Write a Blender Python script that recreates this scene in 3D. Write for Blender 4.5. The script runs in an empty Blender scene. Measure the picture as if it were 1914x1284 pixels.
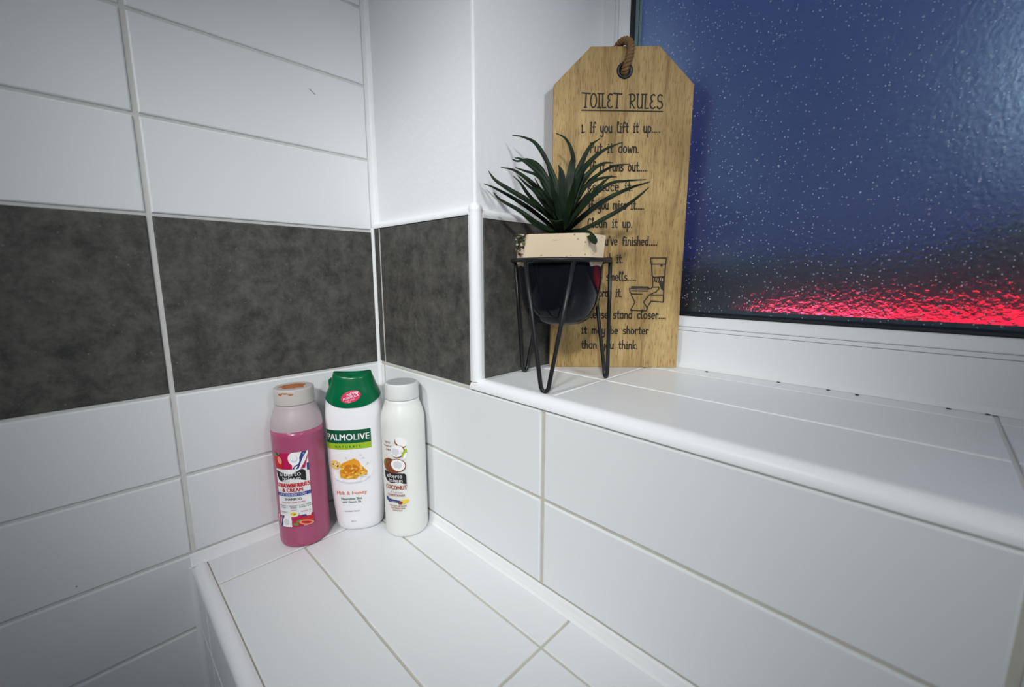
import bpy, bmesh, math, random
from mathutils import Vector, Matrix, noise
random.seed(7)
S = 0.1                      # one modelling unit is 10 cm
COL = bpy.context.scene.collection
scn = bpy.context.scene
PI = math.pi

# ------------------------------------------------------------------ camera
def make_camera():
    yw, pt, rl = map(math.radians, (44.5411, -9.2431, 0.0215))
    fw = Vector((-math.sin(yw)*math.cos(pt), math.cos(yw)*math.cos(pt), math.sin(pt)))
    r = Vector((math.cos(yw), math.sin(yw), 0)); u = r.cross(fw)
    r2 = r*math.cos(rl)+u*math.sin(rl); u2 = -r*math.sin(rl)+u*math.cos(rl)
    m = Matrix((r2, u2, -fw)).transposed().to_4x4()
    m.translation = Vector((6.067, -3.1946, 1.3603))*S
    cd = bpy.data.cameras.new('camera'); co = bpy.data.objects.new('camera', cd); COL.objects.link(co)
    co.matrix_world = m
    cd.sensor_width = 36; cd.sensor_fit = 'HORIZONTAL'; cd.lens = 36*791.1777/1914
    cd.clip_start = 0.01; cd.clip_end = 100
    cd.dof.use_dof = True; cd.dof.focus_distance = 0.56; cd.dof.aperture_fstop = 4.5
    scn.camera = co
make_camera()

# ------------------------------------------------------------------ view and world
scn.view_settings.view_transform = 'Standard'; scn.view_settings.look = 'None'
scn.view_settings.gamma = 1; scn.view_settings.use_curve_mapping = False
scn.view_settings.exposure = 0.0
W = bpy.data.worlds.new('dusk'); scn.world = W; W.use_nodes = True
wn = W.node_tree.nodes; wl = W.node_tree.links; wn.clear()
wo = wn.new('ShaderNodeOutputWorld'); bg = wn.new('ShaderNodeBackground')
tc = wn.new('ShaderNodeTexCoord'); sp = wn.new('ShaderNodeSeparateXYZ'); mr = wn.new('ShaderNodeMapRange'); rp = wn.new('ShaderNodeValToRGB')
wl.new(tc.outputs['Generated'], sp.inputs[0]); wl.new(sp.outputs['Z'], mr.inputs['Value'])
mr.inputs['From Min'].default_value = -0.1; mr.inputs['From Max'].default_value = 0.8
rp.color_ramp.elements[0].color = (0.009, 0.014, 0.105, 1); rp.color_ramp.elements[1].color = (0.010, 0.024, 0.185, 1)
wl.new(mr.outputs[0], rp.inputs[0]); wl.new(rp.outputs[0], bg.inputs[0]); wl.new(bg.outputs[0], wo.inputs[0])
bg.inputs[1].default_value = 1.0

# ------------------------------------------------------------------ unseen lamps: ceiling lamps of the room and added spots
def area_lamp(name, loc, target, size, power, color):
    l = bpy.data.lights.new(name, 'AREA'); l.shape = 'DISK'; l.size = size*S; l.energy = power; l.color = color
    o = bpy.data.objects.new(name, l); COL.objects.link(o); o.location = Vector(loc)*S
    d = Vector(target)-Vector(loc); o.rotation_euler = d.to_track_quat('-Z', 'Y').to_euler()
    return o
def spot_lamp(name, loc, target, half, radius, power, color, blend=1.0):
    l = bpy.data.lights.new(name, 'SPOT'); l.spot_size = math.radians(half*2); l.spot_blend = blend; l.shadow_soft_size = radius*S; l.energy = power; l.color = color
    o = bpy.data.objects.new(name, l); COL.objects.link(o); o.location = Vector(loc)*S
    d = Vector(target)-Vector(loc); o.rotation_euler = d.to_track_quat('-Z', 'Y').to_euler()
    return o
spot_lamp('unseen_spot', (12.0, -11.5, 8.8), (2.0, .3, .75), 19.3, .8, 92, (0.985, 1.0, 0.985))  # unseen spot; cone and aim chosen to imitate lens vignetting
spot_lamp('unseen_spot', (3.6, -8.5, 8.8), (1.9, -.1, .4), 20, .6, 24, (1.0, 0.99, 0.96))
area_lamp('ceiling_lamp', (11.0, -14.0, 8.8), (5.0, -4, -4), 5.0, 5.0, (0.86, 0.94, 1.0))
spot_lamp('unseen_spot', (17.5, -2.0, 8.8), (2.4, 1.4, 2.1), 17.5, 1.2, 47, (0.92, 0.97, 1.0))  # added side spot, brightens the window recess and the left wall

# ------------------------------------------------------------------ materials
def nmat(name):
    m = bpy.data.materials.new(name); m.use_nodes = True
    n = m.node_tree.nodes; b = n['Principled BSDF']
    return m, n, m.node_tree.links, b
def plain(name, col, rough=0.5, metal=0, spec=0.5, coat=0, bump=0, bscale=60, trans=0, ior=1.45, var=0, vscale=20, sss=0):
    m, n, l, b = nmat(name)
    b.inputs['Base Color'].default_value = (*col, 1); b.inputs['Roughness'].default_value = rough
    b.inputs['Metallic'].default_value = metal; b.inputs['Specular IOR Level'].default_value = spec
    b.inputs['Coat Weight'].default_value = coat; b.inputs['Transmission Weight'].default_value = trans; b.inputs['IOR'].default_value = ior
    if sss:
        b.inputs['Subsurface Weight'].default_value = sss; b.inputs['Subsurface Radius'].default_value = (0.01, 0.01, 0.01)
    t = n.new('ShaderNodeTexCoord')
    if bump:
        x = n.new('ShaderNodeTexNoise'); x.inputs['Scale'].default_value = bscale; x.inputs['Detail'].default_value = 3
        bp = n.new('ShaderNodeBump'); bp.inputs['Strength'].default_value = bump; bp.inputs['Distance'].default_value = 0.002
        l.new(t.outputs['Object'], x.inputs['Vector']); l.new(x.outputs['Fac'], bp.inputs['Height']); l.new(bp.outputs[0], b.inputs['Normal'])
    if var:
        y = n.new('ShaderNodeTexNoise'); y.inputs['Scale'].default_value = vscale; y.inputs['Detail'].default_value = 5
        mx = n.new('ShaderNodeMix'); mx.data_type = 'RGBA'
        l.new(t.outputs['Object'], y.inputs['Vector']); l.new(y.outputs['Fac'], mx.inputs[0])
        mx.inputs[6].default_value = (*[c*(1-var) for c in col], 1); mx.inputs[7].default_value = (*[min(1, c*(1+var)) for c in col], 1)
        l.new(mx.outputs[2], b.inputs['Base Color'])
    return m
M = {}
M['tile'] = plain('white glazed tile', (0.80, 0.82, 0.835), 0.32, bump=0.05, bscale=30)
M['grout'] = plain('pale grout', (0.66, 0.66, 0.64), 0.9, var=0.10, vscale=60)
M['grout_dirty'] = plain('beige grout', (0.56, 0.545, 0.48), 0.9, var=0.22, vscale=35)
M['sealant'] = plain('white silicone', (0.86, 0.87, 0.88), 0.35)
M['trim'] = plain('white plastic trim', (0.88, 0.89, 0.91), 0.28)
M['plaster'] = plain('white painted plaster', (0.84, 0.86, 0.88), 0.75, bump=0.25, bscale=120)
M['upvc'] = plain('white window plastic', (0.85, 0.87, 0.90), 0.3)
M['gasket'] = plain('black rubber', (0.006, 0.008, 0.01), 0.45)
M['spacer'] = plain('grey spacer bar', (0.20, 0.30, 0.31), 0.5, var=0.5, vscale=90)
M['groove'] = plain('groove grey', (0.30, 0.31, 0.33), 0.8)  # plain grey for the frame grooves and small wall marks
M['black_metal'] = plain('matt black wire', (0.008, 0.009, 0.010), 0.42)
M['black_glaze'] = plain('black glazed ceramic', (0.006, 0.007, 0.010), 0.06, spec=0.28)
M['cream'] = None
def stone():
    m, n, l, b = nmat('dark grey stone tile')
    t = n.new('ShaderNodeTexCoord')
    a = n.new('ShaderNodeTexNoise'); a.inputs['Scale'].default_value = 38; a.inputs['Detail'].default_value = 10; a.inputs['Roughness'].default_value = 0.78; a.inputs['Distortion'].default_value = 0.15
    l.new(t.outputs['Object'], a.inputs['Vector'])
    r = n.new('ShaderNodeValToRGB'); r.color_ramp.elements[0].position = 0.36; r.color_ramp.elements[0].color = (0.036, 0.036, 0.034, 1)
    r.color_ramp.elements[1].position = 0.66; r.color_ramp.elements[1].color = (0.125, 0.120, 0.109, 1)
    l.new(a.outputs['Fac'], r.inputs[0])
    v = n.new('ShaderNodeTexNoise'); v.inputs['Scale'].default_value = 230; v.inputs['Detail'].default_value = 4
    l.new(t.outputs['Object'], v.inputs['Vector'])
    r2 = n.new('ShaderNodeValToRGB'); r2.color_ramp.elements[0].position = 0.66; r2.color_ramp.elements[0].color = (0, 0, 0, 1)
    r2.color_ramp.elements[1].position = 0.78; r2.color_ramp.elements[1].color = (1, 1, 1, 1)
    l.new(v.outputs['Fac'], r2.inputs[0])
    mx = n.new('ShaderNodeMix'); mx.data_type = 'RGBA'; l.new(r2.outputs[0], mx.inputs[0]); l.new(r.outputs[0], mx.inputs[6]); mx.inputs[7].default_value = (0.2, 0.2, 0.19, 1)
    l.new(mx.outputs[2], b.inputs['Base Color'])
    b.inputs['Roughness'].default_value = 0.55; b.inputs['Specular IOR Level'].default_value = 0.35
    bp = n.new('ShaderNodeBump'); bp.inputs['Strength'].default_value = 0.25; bp.inputs['Distance'].default_value = 0.002
    l.new(a.outputs['Fac'], bp.inputs['Height']); l.new(bp.outputs[0], b.inputs['Normal'])
    return m
M['stone'] = stone()
def wood():
    m, n, l, b = nmat('mango wood')
    t = n.new('ShaderNodeTexCoord'); mp = n.new('ShaderNodeMapping'); mp.inputs['Scale'].default_value = (14, 14, 1.1)
    l.new(t.outputs['Object'], mp.inputs[0])
    a = n.new('ShaderNodeTexNoise'); a.inputs['Scale'].default_value = 6; a.inputs['Detail'].default_value = 7; a.inputs['Roughness'].default_value = 0.6; a.inputs['Distortion'].default_value = 0.8
    l.new(mp.outputs[0], a.inputs['Vector'])
    r = n.new('ShaderNodeValToRGB'); e = r.color_ramp.elements
    e[0].position = 0.28; e[0].color = (0.26, 0.165, 0.060, 1); e[1].position = 0.74; e[1].color = (0.60, 0.43, 0.20, 1)
    k = e.new(0.48); k.color = (0.46, 0.315, 0.135, 1)
    l.new(a.outputs['Fac'], r.inputs[0])
    mp2 = n.new('ShaderNodeMapping'); mp2.inputs['Scale'].default_value = (75, 75, 9); l.new(t.outputs['Object'], mp2.inputs[0])
    f = n.new('ShaderNodeTexNoise'); f.inputs['Scale'].default_value = 9; f.inputs['Detail'].default_value = 3; l.new(mp2.outputs[0], f.inputs['Vector'])
    r2 = n.new('ShaderNodeValToRGB'); r2.color_ramp.elements[0].position = 0.33; r2.color_ramp.elements[0].color = (0.52, 0.47, 0.38, 1); r2.color_ramp.elements[1].position = 0.47; r2.color_ramp.elements[1].color = (1, 1, 1, 1)
    l.new(f.outputs['Fac'], r2.inputs[0])
    mx = n.new('ShaderNodeMix'); mx.data_type = 'RGBA'; mx.blend_type = 'MULTIPLY'; mx.inputs[0].default_value = 0.85
    bl_ = n.new('ShaderNodeTexNoise'); bl_.inputs['Scale'].default_value = 11; bl_.inputs['Detail'].default_value = 4; l.new(t.outputs['Object'], bl_.inputs['Vector'])
    r3 = n.new('ShaderNodeValToRGB'); r3.color_ramp.elements[0].position = 0.38; r3.color_ramp.elements[0].color = (0.66, 0.62, 0.50, 1); r3.color_ramp.elements[1].position = 0.60; r3.color_ramp.elements[1].color = (1, 1, 1, 1)
    l.new(bl_.outputs['Fac'], r3.inputs[0]); m3 = n.new('ShaderNodeMix'); m3.data_type = 'RGBA'; m3.blend_type = 'MULTIPLY'; m3.inputs[0].default_value = 0.8
    l.new(r.outputs[0], m3.inputs[6]); l.new(r3.outputs[0], m3.inputs[7])
    l.new(m3.outputs[2], mx.inputs[6]); l.new(r2.outputs[0], mx.inputs[7]); l.new(mx.outputs[2], b.inputs['Base Color'])
    b.inputs['Roughness'].default_value = 0.6; b.inputs['Specular IOR Level'].default_value = 0.3
    bp = n.new('ShaderNodeBump'); bp.inputs['Strength'].default_value = 0.15; bp.inputs['Distance'].default_value = 0.001
    l.new(f.outputs['Fac'], bp.inputs['Height']); l.new(bp.outputs[0], b.inputs['Normal'])
    return m
M['wood'] = wood()
def speckled(name, col, spot, scale, thr):
    m, n, l, b = nmat(name)
    t = n.new('ShaderNodeTexCoord'); v = n.new('ShaderNodeTexVoronoi'); v.inputs['Scale'].default_value = scale
    l.new(t.outputs['Object'], v.inputs['Vector'])
    r = n.new('ShaderNodeMath'); r.operation = 'LESS_THAN'; r.inputs[1].default_value = thr; l.new(v.outputs['Distance'], r.inputs[0])
    mx = n.new('ShaderNodeMix'); mx.data_type = 'RGBA'; l.new(r.outputs[0], mx.inputs[0]); mx.inputs[6].default_value = (*col, 1); mx.inputs[7].default_value = (*spot, 1)
    l.new(mx.outputs[2], b.inputs['Base Color']); b.inputs['Roughness'].default_value = 0.7
    return m
M['cream'] = speckled('speckled cream clay', (0.74, 0.60, 0.43), (0.36, 0.27, 0.18), 130, 0.13)
def leafmat():
    m, n, l, b = nmat('dark green leaf')
    t = n.new('ShaderNodeTexCoord'); a = n.new('ShaderNodeTexNoise'); a.inputs['Scale'].default_value = 45
    l.new(t.outputs['Object'], a.inputs['Vector'])
    r = n.new('ShaderNodeValToRGB'); r.color_ramp.elements[0].position = 0.35; r.color_ramp.elements[0].color = (0.003, 0.010, 0.005, 1)
    r.color_ramp.elements[1].position = 0.7; r.color_ramp.elements[1].color = (0.011, 0.028, 0.008, 1)
    l.new(a.outputs['Fac'], r.inputs[0]); l.new(r.outputs[0], b.inputs['Base Color']); b.inputs['Roughness'].default_value = 0.55; b.inputs['Specular IOR Level'].default_value = 0.3
    return m
M['leaf'] = leafmat()
def glassmat():
    m, n, l, b = nmat('obscure textured glass')
    out = n['Material Output']
    t = n.new('ShaderNodeTexCoord')
    # pressed pattern: small pebbly dimples
    a = n.new('ShaderNodeTexNoise'); a.inputs['Scale'].default_value = 240; a.inputs['Detail'].default_value = 2
    l.new(t.outputs['Object'], a.inputs['Vector'])
    bp = n.new('ShaderNodeBump'); bp.inputs['Strength'].default_value = 0.7; bp.inputs['Distance'].default_value = 0.0015; l.new(a.outputs['Fac'], bp.inputs['Height'])
    b.inputs['Base Color'].default_value = (0.95, 0.97, 1, 1); b.inputs['Transmission Weight'].default_value = 1
    b.inputs['Roughness'].default_value = 0.22; b.inputs['IOR'].default_value = 1.25; l.new(bp.outputs[0], b.inputs['Normal'])
    d = n.new('ShaderNodeBsdfDiffuse'); d.inputs[0].default_value = (0.55, 0.80, 0.90, 1)
    mx0 = n.new('ShaderNodeMixShader'); mx0.inputs[0].default_value = 0.012; l.new(b.outputs[0], mx0.inputs[1]); l.new(d.outputs[0], mx0.inputs[2])
    # soft mirror image of the lit room on the pressed face
    g = n.new('ShaderNodeBsdfGlossy'); g.inputs['Color'].default_value = (0.62, 0.88, 1.0, 1); g.inputs['Roughness'].default_value = 0.25
    bp2 = n.new('ShaderNodeBump'); bp2.inputs['Strength'].default_value = 0.15; bp2.inputs['Distance'].default_value = 0.0012; l.new(a.outputs['Fac'], bp2.inputs['Height']); l.new(bp2.outputs[0], g.inputs['Normal'])
    mx = n.new('ShaderNodeMixShader'); mx.inputs[0].default_value = 0.24; l.new(mx0.outputs[0], mx.inputs[1]); l.new(g.outputs[0], mx.inputs[2])
    # lamp glints on the stipple, painted in as pale diffuse specks
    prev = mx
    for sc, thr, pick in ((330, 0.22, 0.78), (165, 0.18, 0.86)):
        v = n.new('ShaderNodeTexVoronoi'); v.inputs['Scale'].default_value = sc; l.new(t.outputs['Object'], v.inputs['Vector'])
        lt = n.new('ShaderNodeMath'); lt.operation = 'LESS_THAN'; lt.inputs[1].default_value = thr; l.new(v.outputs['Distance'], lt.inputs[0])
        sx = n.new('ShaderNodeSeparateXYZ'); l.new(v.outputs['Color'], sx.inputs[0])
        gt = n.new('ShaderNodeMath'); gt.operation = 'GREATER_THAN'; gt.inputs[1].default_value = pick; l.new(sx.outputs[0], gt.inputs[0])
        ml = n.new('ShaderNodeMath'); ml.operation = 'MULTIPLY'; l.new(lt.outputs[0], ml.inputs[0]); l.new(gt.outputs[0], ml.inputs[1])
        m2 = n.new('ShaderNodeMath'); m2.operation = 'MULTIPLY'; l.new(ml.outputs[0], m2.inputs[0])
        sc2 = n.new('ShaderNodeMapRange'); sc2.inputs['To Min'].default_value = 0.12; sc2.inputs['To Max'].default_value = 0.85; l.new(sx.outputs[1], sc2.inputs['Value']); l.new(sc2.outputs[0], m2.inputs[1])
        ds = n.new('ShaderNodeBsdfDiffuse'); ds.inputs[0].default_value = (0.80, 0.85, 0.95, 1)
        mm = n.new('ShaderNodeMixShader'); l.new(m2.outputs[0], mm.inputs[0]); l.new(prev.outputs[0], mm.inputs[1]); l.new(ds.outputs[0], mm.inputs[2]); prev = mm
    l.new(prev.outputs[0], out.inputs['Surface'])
    return m
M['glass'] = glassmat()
def emis(name, col, st):
    m, n, l, b = nmat(name); b.inputs['Base Color'].default_value = (*col, 1)
    b.inputs['Emission Color'].default_value = (*col, 1); b.inputs['Emission Strength'].default_value = st
    return m

# ------------------------------------------------------------------ helpers
def link(name, bm, mats, parent=None, smooth=False, weld=True, loc=None, rotz=0):
    if weld: bmesh.ops.remove_doubles(bm, verts=bm.verts, dist=1e-5)
    me = bpy.data.meshes.new(name); bm.to_mesh(me); bm.free()
    me.transform(Matrix.Scale(S, 4))
    for m in (mats if isinstance(mats, (list, tuple)) else [mats]): me.materials.append(m)
    if smooth:
        me.polygons.foreach_set('use_smooth', [True]*len(me.polygons))
    o = bpy.data.objects.new(name, me); COL.objects.link(o)
    if parent: o.parent = parent
    if loc: o.location = Vector(loc)*S
    o.rotation_euler[2] = rotz
    return o
def empty(name, loc, rotz=0):
    o = bpy.data.objects.new(name, None); COL.objects.link(o); o.location = Vector(loc)*S; o.rotation_euler[2] = rotz
    o.empty_display_size = 0.02
    return o
def thing(o, label, cat, group=None):
    o['label'] = label; o['category'] = cat
    if group: o['group'] = group
    return o
def struct(o, label, cat=None):
    o['kind'] = 'structure'; o['label'] = label
    if cat: o['category'] = cat
    return o
def box(bm, a, b, mi=0):
    vs = [bm.verts.new((x, y, z)) for x in (a[0], b[0]) for y in (a[1], b[1]) for z in (a[2], b[2])]
    for f in ((0,1,3,2),(4,6,7,5),(0,4,5,1),(2,3,7,6),(0,2,6,4),(1,5,7,3)):
        q = bm.faces.new([vs[i] for i in f]); q.material_index = mi
def slab(bm, O, U, V, N, u0, u1, v0, v1, mi, depth=.06, bev=.016, lo=0):
    """one cushion-edged tile lying on plane O with its face at height lo"""
    O, U, V, N = map(Vector, (O, U, V, N))
    def ring(ins, h): return [bm.verts.new(O+U*a+V*b+N*(h+lo)) for a, b in ((u0+ins, v0+ins), (u1-ins, v0+ins), (u1-ins, v1-ins), (u0+ins, v1-ins))]
    rs = [ring(0, -depth), ring(0, -bev), ring(bev*.35, -bev*.35), ring(bev, 0)]
    fl = U.cross(V).dot(N) < 0
    for p, q in zip(rs, rs[1:]):
        for i in range(4):
            j = (i+1) % 4; f = [p[i], p[j], q[j], q[i]]
            if fl: f.reverse()
            bm.faces.new(f).material_index = mi
    f = rs[-1][:]
    if fl: f.reverse()
    bm.faces.new(f).material_index = mi
def quad(bm, pts, mi=0):
    f = bm.faces.new([bm.verts.new(p) for p in pts]); f.material_index = mi
def sweep(bm, path, prof, closed_prof=True, mi=0, caps=True):
    """prof(i) -> list of 3D points for station i of path"""
    rings = [[bm.verts.new(p) for p in prof(i)] for i in range(len(path))]
    n = len(rings[0])
    for a, b in zip(rings, rings[1:]):
        for i in range(n if closed_prof else n-1):
            j = (i+1) % n; bm.faces.new((a[i], a[j], b[j], b[i])).material_index = mi
    if caps and closed_prof:
        bm.faces.new(rings[0][::-1]).material_index = mi; bm.faces.new(rings[-1]).material_index = mi
    return rings
def tube(bm, pts, rad, seg=10, mi=0, closed=False, caps=True):
    pts = [Vector(p) for p in pts]; n = len(pts); rings = []
    up = None
    for i, p in enumerate(pts):
        a = pts[(i-1) % n] if (closed or i > 0) else p; b = pts[(i+1) % n] if (closed or i < n-1) else p
        t = (b-a).normalized()
        if up is None: up = t.orthogonal().normalized()
        up = (up-t*up.dot(t)).normalized(); s = t.cross(up)
        r = rad(i/(n-1)) if callable(rad) else rad
        rings.append([bm.verts.new(p+(up*math.cos(2*PI*k/seg)+s*math.sin(2*PI*k/seg))*r) for k in range(seg)])
    pr = list(zip(rings, rings[1:]))
    if closed: pr.append((rings[-1], rings[0]))
    for a, b in pr:
        if closed and a is rings[-1]:
            k0 = min(range(seg), key=lambda k: (b[k].co-a[0].co).length)
            for i in range(seg):
                bm.faces.new((a[i], a[(i+1) % seg], b[(i+1+k0) % seg], b[(i+k0) % seg])).material_index = mi
        else:
            for i in range(seg):
                j = (i+1) % seg; bm.faces.new((a[i], a[j], b[j], b[i])).material_index = mi
    if not closed and caps:
        bm.faces.new(rings[0][::-1]).material_index = mi; bm.faces.new(rings[-1]).material_index = mi
def catmull(P, n=8):
    P = [Vector(p) for p in P]; Q = [P[0]*2-P[1]]+P+[P[-1]*2-P[-2]]; out = []
    for i in range(1, len(Q)-2):
        for k in range(n):
            t = k/n; a, b, c, d = Q[i-1:i+3]
            out.append(.5*((2*b)+(c-a)*t+(2*a-5*b+4*c-d)*t*t+(3*b-a-3*c+d)*t**3))
    out.append(P[-1]); return out

# ------------------------------------------------------------------ dimensions of the corner
YA, XB, XC = -2.576, 3.366, 6.606
ZL, ZS, XR, D = -2.1444, 0.102, 2.33, 2.58
G, GH = .026, .017                # half joint widths
RX, RY, ZC, ZF = 20, -20, 9, -13 # room size
PY, PX = .09, 2.24                # plaster faces behind the tile faces

def tiled(bm, O, U, V, N, us, rows, skip=None):
    """us: joint positions; rows: (v0, v1, material)"""
    for v0, v1, mi in rows:
        for a, b in zip(us, us[1:]):
            slab(bm, O, U, V, N, a+G, b-G, v0+GH, v1-GH, mi)

# left wall: face x=0, u = -y
bm = bmesh.new()
us = [0.0, 2.576, 5.816, 9.056, 12.296, 15.536, 18.776, 20]
rows = [(z, z+1, 0) for z in range(-13, 0)]+[(0, 2, 1)]+[(z, z+1, 0) for z in range(2, 9)]
tiled(bm, (0, 0, 0), (0, -1, 0), (0, 0, 1), (1, 0, 0), us, rows)
quad(bm, [(-.022, RY, ZF), (-.022, 0.1, ZF), (-.022, 0.1, ZC), (-.022, RY, ZC)], 2)
quad(bm, [(-.9, RY, ZF), (-.9, RY, ZC), (-.9, 0.1, ZC), (-.9, 0.1, ZF)], 2)
quad(bm, [(.001, -.800, 3.742), (.001, -.792, 3.752), (.001, -.718, 3.700), (.001, -.726, 3.690)], 3)   # a small scratch and a speck of dirt
quad(bm, [(.001, -3.575, -1.89), (.001, -3.56, -1.89), (.001, -3.56, -1.875), (.001, -3.575, -1.875)], 3)
box(bm, (-.9, RY, ZC-.02), (-.02, .1, ZC), 2)
struct(link('wall_left', bm, [M['tile'], M['stone'], M['grout'], M['groove']]), 'left wall of white oblong tiles with a dark stone tile band', 'wall')

# back wall under and beside the window: face y=0
bm = bmesh.new()
usb = [0.0, .126, XB, XC, 9.846, 13.086, 16.326, 18.666, RX]
rows = [(z, z+1, 0) for z in range(-13, -1)]+[(-1, -.008, 0)]
tiled(bm, (0, 0, 0), (1, 0, 0), (0, 0, 1), (0, -1, 0), usb, rows)
slab(bm, (0,0,0), (1,0,0), (0,0,1), (0,-1,0), .02, .170, .03, 2.03, 1)
box(bm, (.168, .001, .03), (.188, .02, 2.03), 3)
slab(bm, (0,0,0), (1,0,0), (0,0,1), (0,-1,0), .186, 2.222, .03, 2.03, 1)
quad(bm, [(0, .022, ZF), (RX, .022, ZF), (RX, .022, 0.0), (0, .022, 0.0)], 2)
quad(bm, [(0, .022, 0), (2.3, .022, 0), (2.3, .022, 2.06), (0, .022, 2.06)], 3)
# reveal inside the window recess (face x=2.33)
slab(bm, (XR,0,0), (0,1,0), (0,0,1), (1,0,0), .135, D, .115, 2.0, 1)
quad(bm, [(XR-.02, .03, 0), (XR-.02, D+.4, 0), (XR-.02, D+.4, 2.04), (XR-.02, .03, 2.04)], 3)
struct(link('wall_back', bm, [M['tile'], M['stone'], M['grout_dirty'], M['grout']]), 'back wall of white tiles below the window with dark stone tiles beside it', 'wall')
bm = bmesh.new()
def rounded_plaster(bm, x0, x1, z0, z1):
    pr = [(x0, PY), (x1-.03, PY), (x1-.012, PY+.006), (x1-.002, PY+.018), (x1, PY+.04), (x1, D+.5)]
    ra = [bm.verts.new((x, y, z0)) for x, y in pr]; rb = [bm.verts.new((x, y, z1)) for x, y in pr]
    for i in range(len(pr)-1): bm.faces.new((ra[i], ra[i+1], rb[i+1], rb[i]))
rounded_plaster(bm, -.05, PX, 2.0, ZC)
quad(bm, [(PX, PY, 8.6), (RX, PY, 8.6), (RX, PY, ZC), (PX, PY, ZC)]); quad(bm, [(PX, PY, 8.6), (PX, D+.5, 8.6), (RX, D+.5, 8.6), (RX, PY, 8.6)])
quad(bm, [(15.5, PY, 0), (RX, PY, 0), (RX, PY, 8.6), (15.5, PY, 8.6)]); quad(bm, [(15.5, PY, 0), (15.5, PY, 8.6), (15.5, D+.5, 8.6), (15.5, D+.5, 0)])
struct(link('wall_back_plaster', bm, M['plaster']), 'white painted plaster above the tiles around the window recess', 'wall')
# remaining shell of the room, behind the photographer
bm = bmesh.new(); quad(bm, [(RX, RY, ZF), (RX, 3, ZF), (RX, 3, ZC), (RX, RY, ZC)]); struct(link('wall_right', bm, M['plaster']), 'plain white wall on the right, out of view', 'wall')
bm = bmesh.new(); quad(bm, [(0, RY, 1.6), (RX, RY, 1.6), (RX, RY, ZC), (0, RY, ZC)]); quad(bm, [(0, RY, ZF), (RX, RY, ZF), (RX, RY, 1.6), (0, RY, 1.6)], 1); struct(link('wall_front', bm, [M['plaster'], M['stone']]), 'unseen white wall behind the photographer, its dark lower half added for the window reflection', 'wall')  # lower half made dark so the window glass mirrors it dark
bm = bmesh.new(); box(bm, (5.4, RY+.02, ZF), (13.6, RY+.35, 6.9)); box(bm, (5.8, RY+.3, ZF+.5), (13.2, RY+.42, 6.5)); struct(link('added_door', bm, plain('dark added door', (.02, .021, .025), .5)), 'added unseen dark door that darkens the reflection in the window glass', 'door')  # added so the glass mirrors a dark shape in place of the photographer
bm = bmesh.new(); box(bm, (-.9, RY, ZF-.3), (RX, 3, ZF)); struct(link('floor', bm, plain('grey floor', (.12, .12, .125), .6)), 'grey bathroom floor, out of view', 'floor')
bm = bmesh.new(); box(bm, (-.9, RY, ZC), (RX, 3, ZC+.3)); struct(link('ceiling', bm, M['plaster']), 'white ceiling, out of view', 'ceiling')

# ------------------------------------------------------------------ window sill (tiled) and the ledge (tiled boxing)
bm = bmesh.new()
for a, b in ((XR, XB-.0), (XB, XC), (XC, 9.846), (9.846, 13.086), (13.086, 15.5)):
    for c, d in ((.165, 1.139), (1.139, 2.2), (2.2, D+.1)):
        slab(bm, (0,0,ZS), (1,0,0), (0,1,0), (0,0,1), a+(.02 if a == XR else G*.6), b-G*.6, c+(.012 if c < .2 else GH*.7), d-GH*.7, 0, bev=.008)
quad(bm, [(XR, .02, ZS-.010), (15.5, .02, ZS-.010), (15.5, D+.2, ZS-.010), (XR, D+.2, ZS-.010)], 1)
struct(link('window_sill', bm, [M['tile'], M['grout']]), 'white tiled window sill under the frosted window', 'window sill')

LF = YA+.11   # inner edge of the front trim
LFACE = -2.60
bm = bmesh.new()
lj = [0.03, .6176, 3.7965, 7.04, 10.28, 13.52, 16.8]
for a, b in zip(lj, lj[1:]):
    for c, d in (((-.491, -.02), (-1.5064, -.491), (LF, -1.5064)) if a > .1 else ((LF, -.02),)):
        slab(bm, (0,0,ZL), (1,0,0), (0,1,0), (0,0,1), a+.015, b-.015, c+.013, d-.013, 0, bev=.008)
# narrow strip by the left wall runs across the joints
quad(bm, [(0, LFACE+.03, ZL-.014), (16.8, LFACE+.03, ZL-.014), (16.8, -.0, ZL-.014), (0, -.0, ZL-.014)], 1)
fr = [(z, z+1, 0) for z in range(-13, -3)]+[(-3, -2.19, 0)]
uf = [0.04, .62, 3.8, 7.04, 10.28, 13.52, 16.8]
tiled(bm, (0, LFACE, 0), (1, 0, 0), (0, 0, 1), (0, -1, 0), uf, fr)
quad(bm, [(0, LFACE+.02, ZF), (16.8, LFACE+.02, ZF), (16.8, LFACE+.02, ZL-.02), (0, LFACE+.02, ZL-.02)], 1)
quad(bm, [(16.8, LFACE+.02, ZF), (16.8, 0, ZF), (16.8, 0, ZL-.014), (16.8, LFACE+.02, ZL-.014)], 1)
struct(link('ledge', bm, [M['tile'], M['grout_dirty']]), 'white tiled ledge in the corner that carries the bottles', 'ledge')

# ------------------------------------------------------------------ quarter-round trims
def quarter(cx, cy, r, a0, a1, n=8):
    return [(cx+r*math.cos(a0+(a1-a0)*k/n), cy+r*math.sin(a0+(a1-a0)*k/n)) for k in range(n+1)]
# sill edge trim: profile in (y, z)
bm = bmesh.new()
pf = [(.150, ZS-.06), (.150, ZS+.004), (.135, ZS+.012)]+quarter(.10, ZS-.092, .115, math.radians(75), math.radians(184), 10)+[(-.014, .006), (-.004, .001), (.05, .001)]
sweep(bm, [0, 1], lambda i: [((2.225, 15.5)[i], y, z) for y, z in pf])
struct(link('trim_1', bm, M['trim'], smooth=False), 'rounded white plastic trim along the front edge of the window sill', 'trim')
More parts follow.
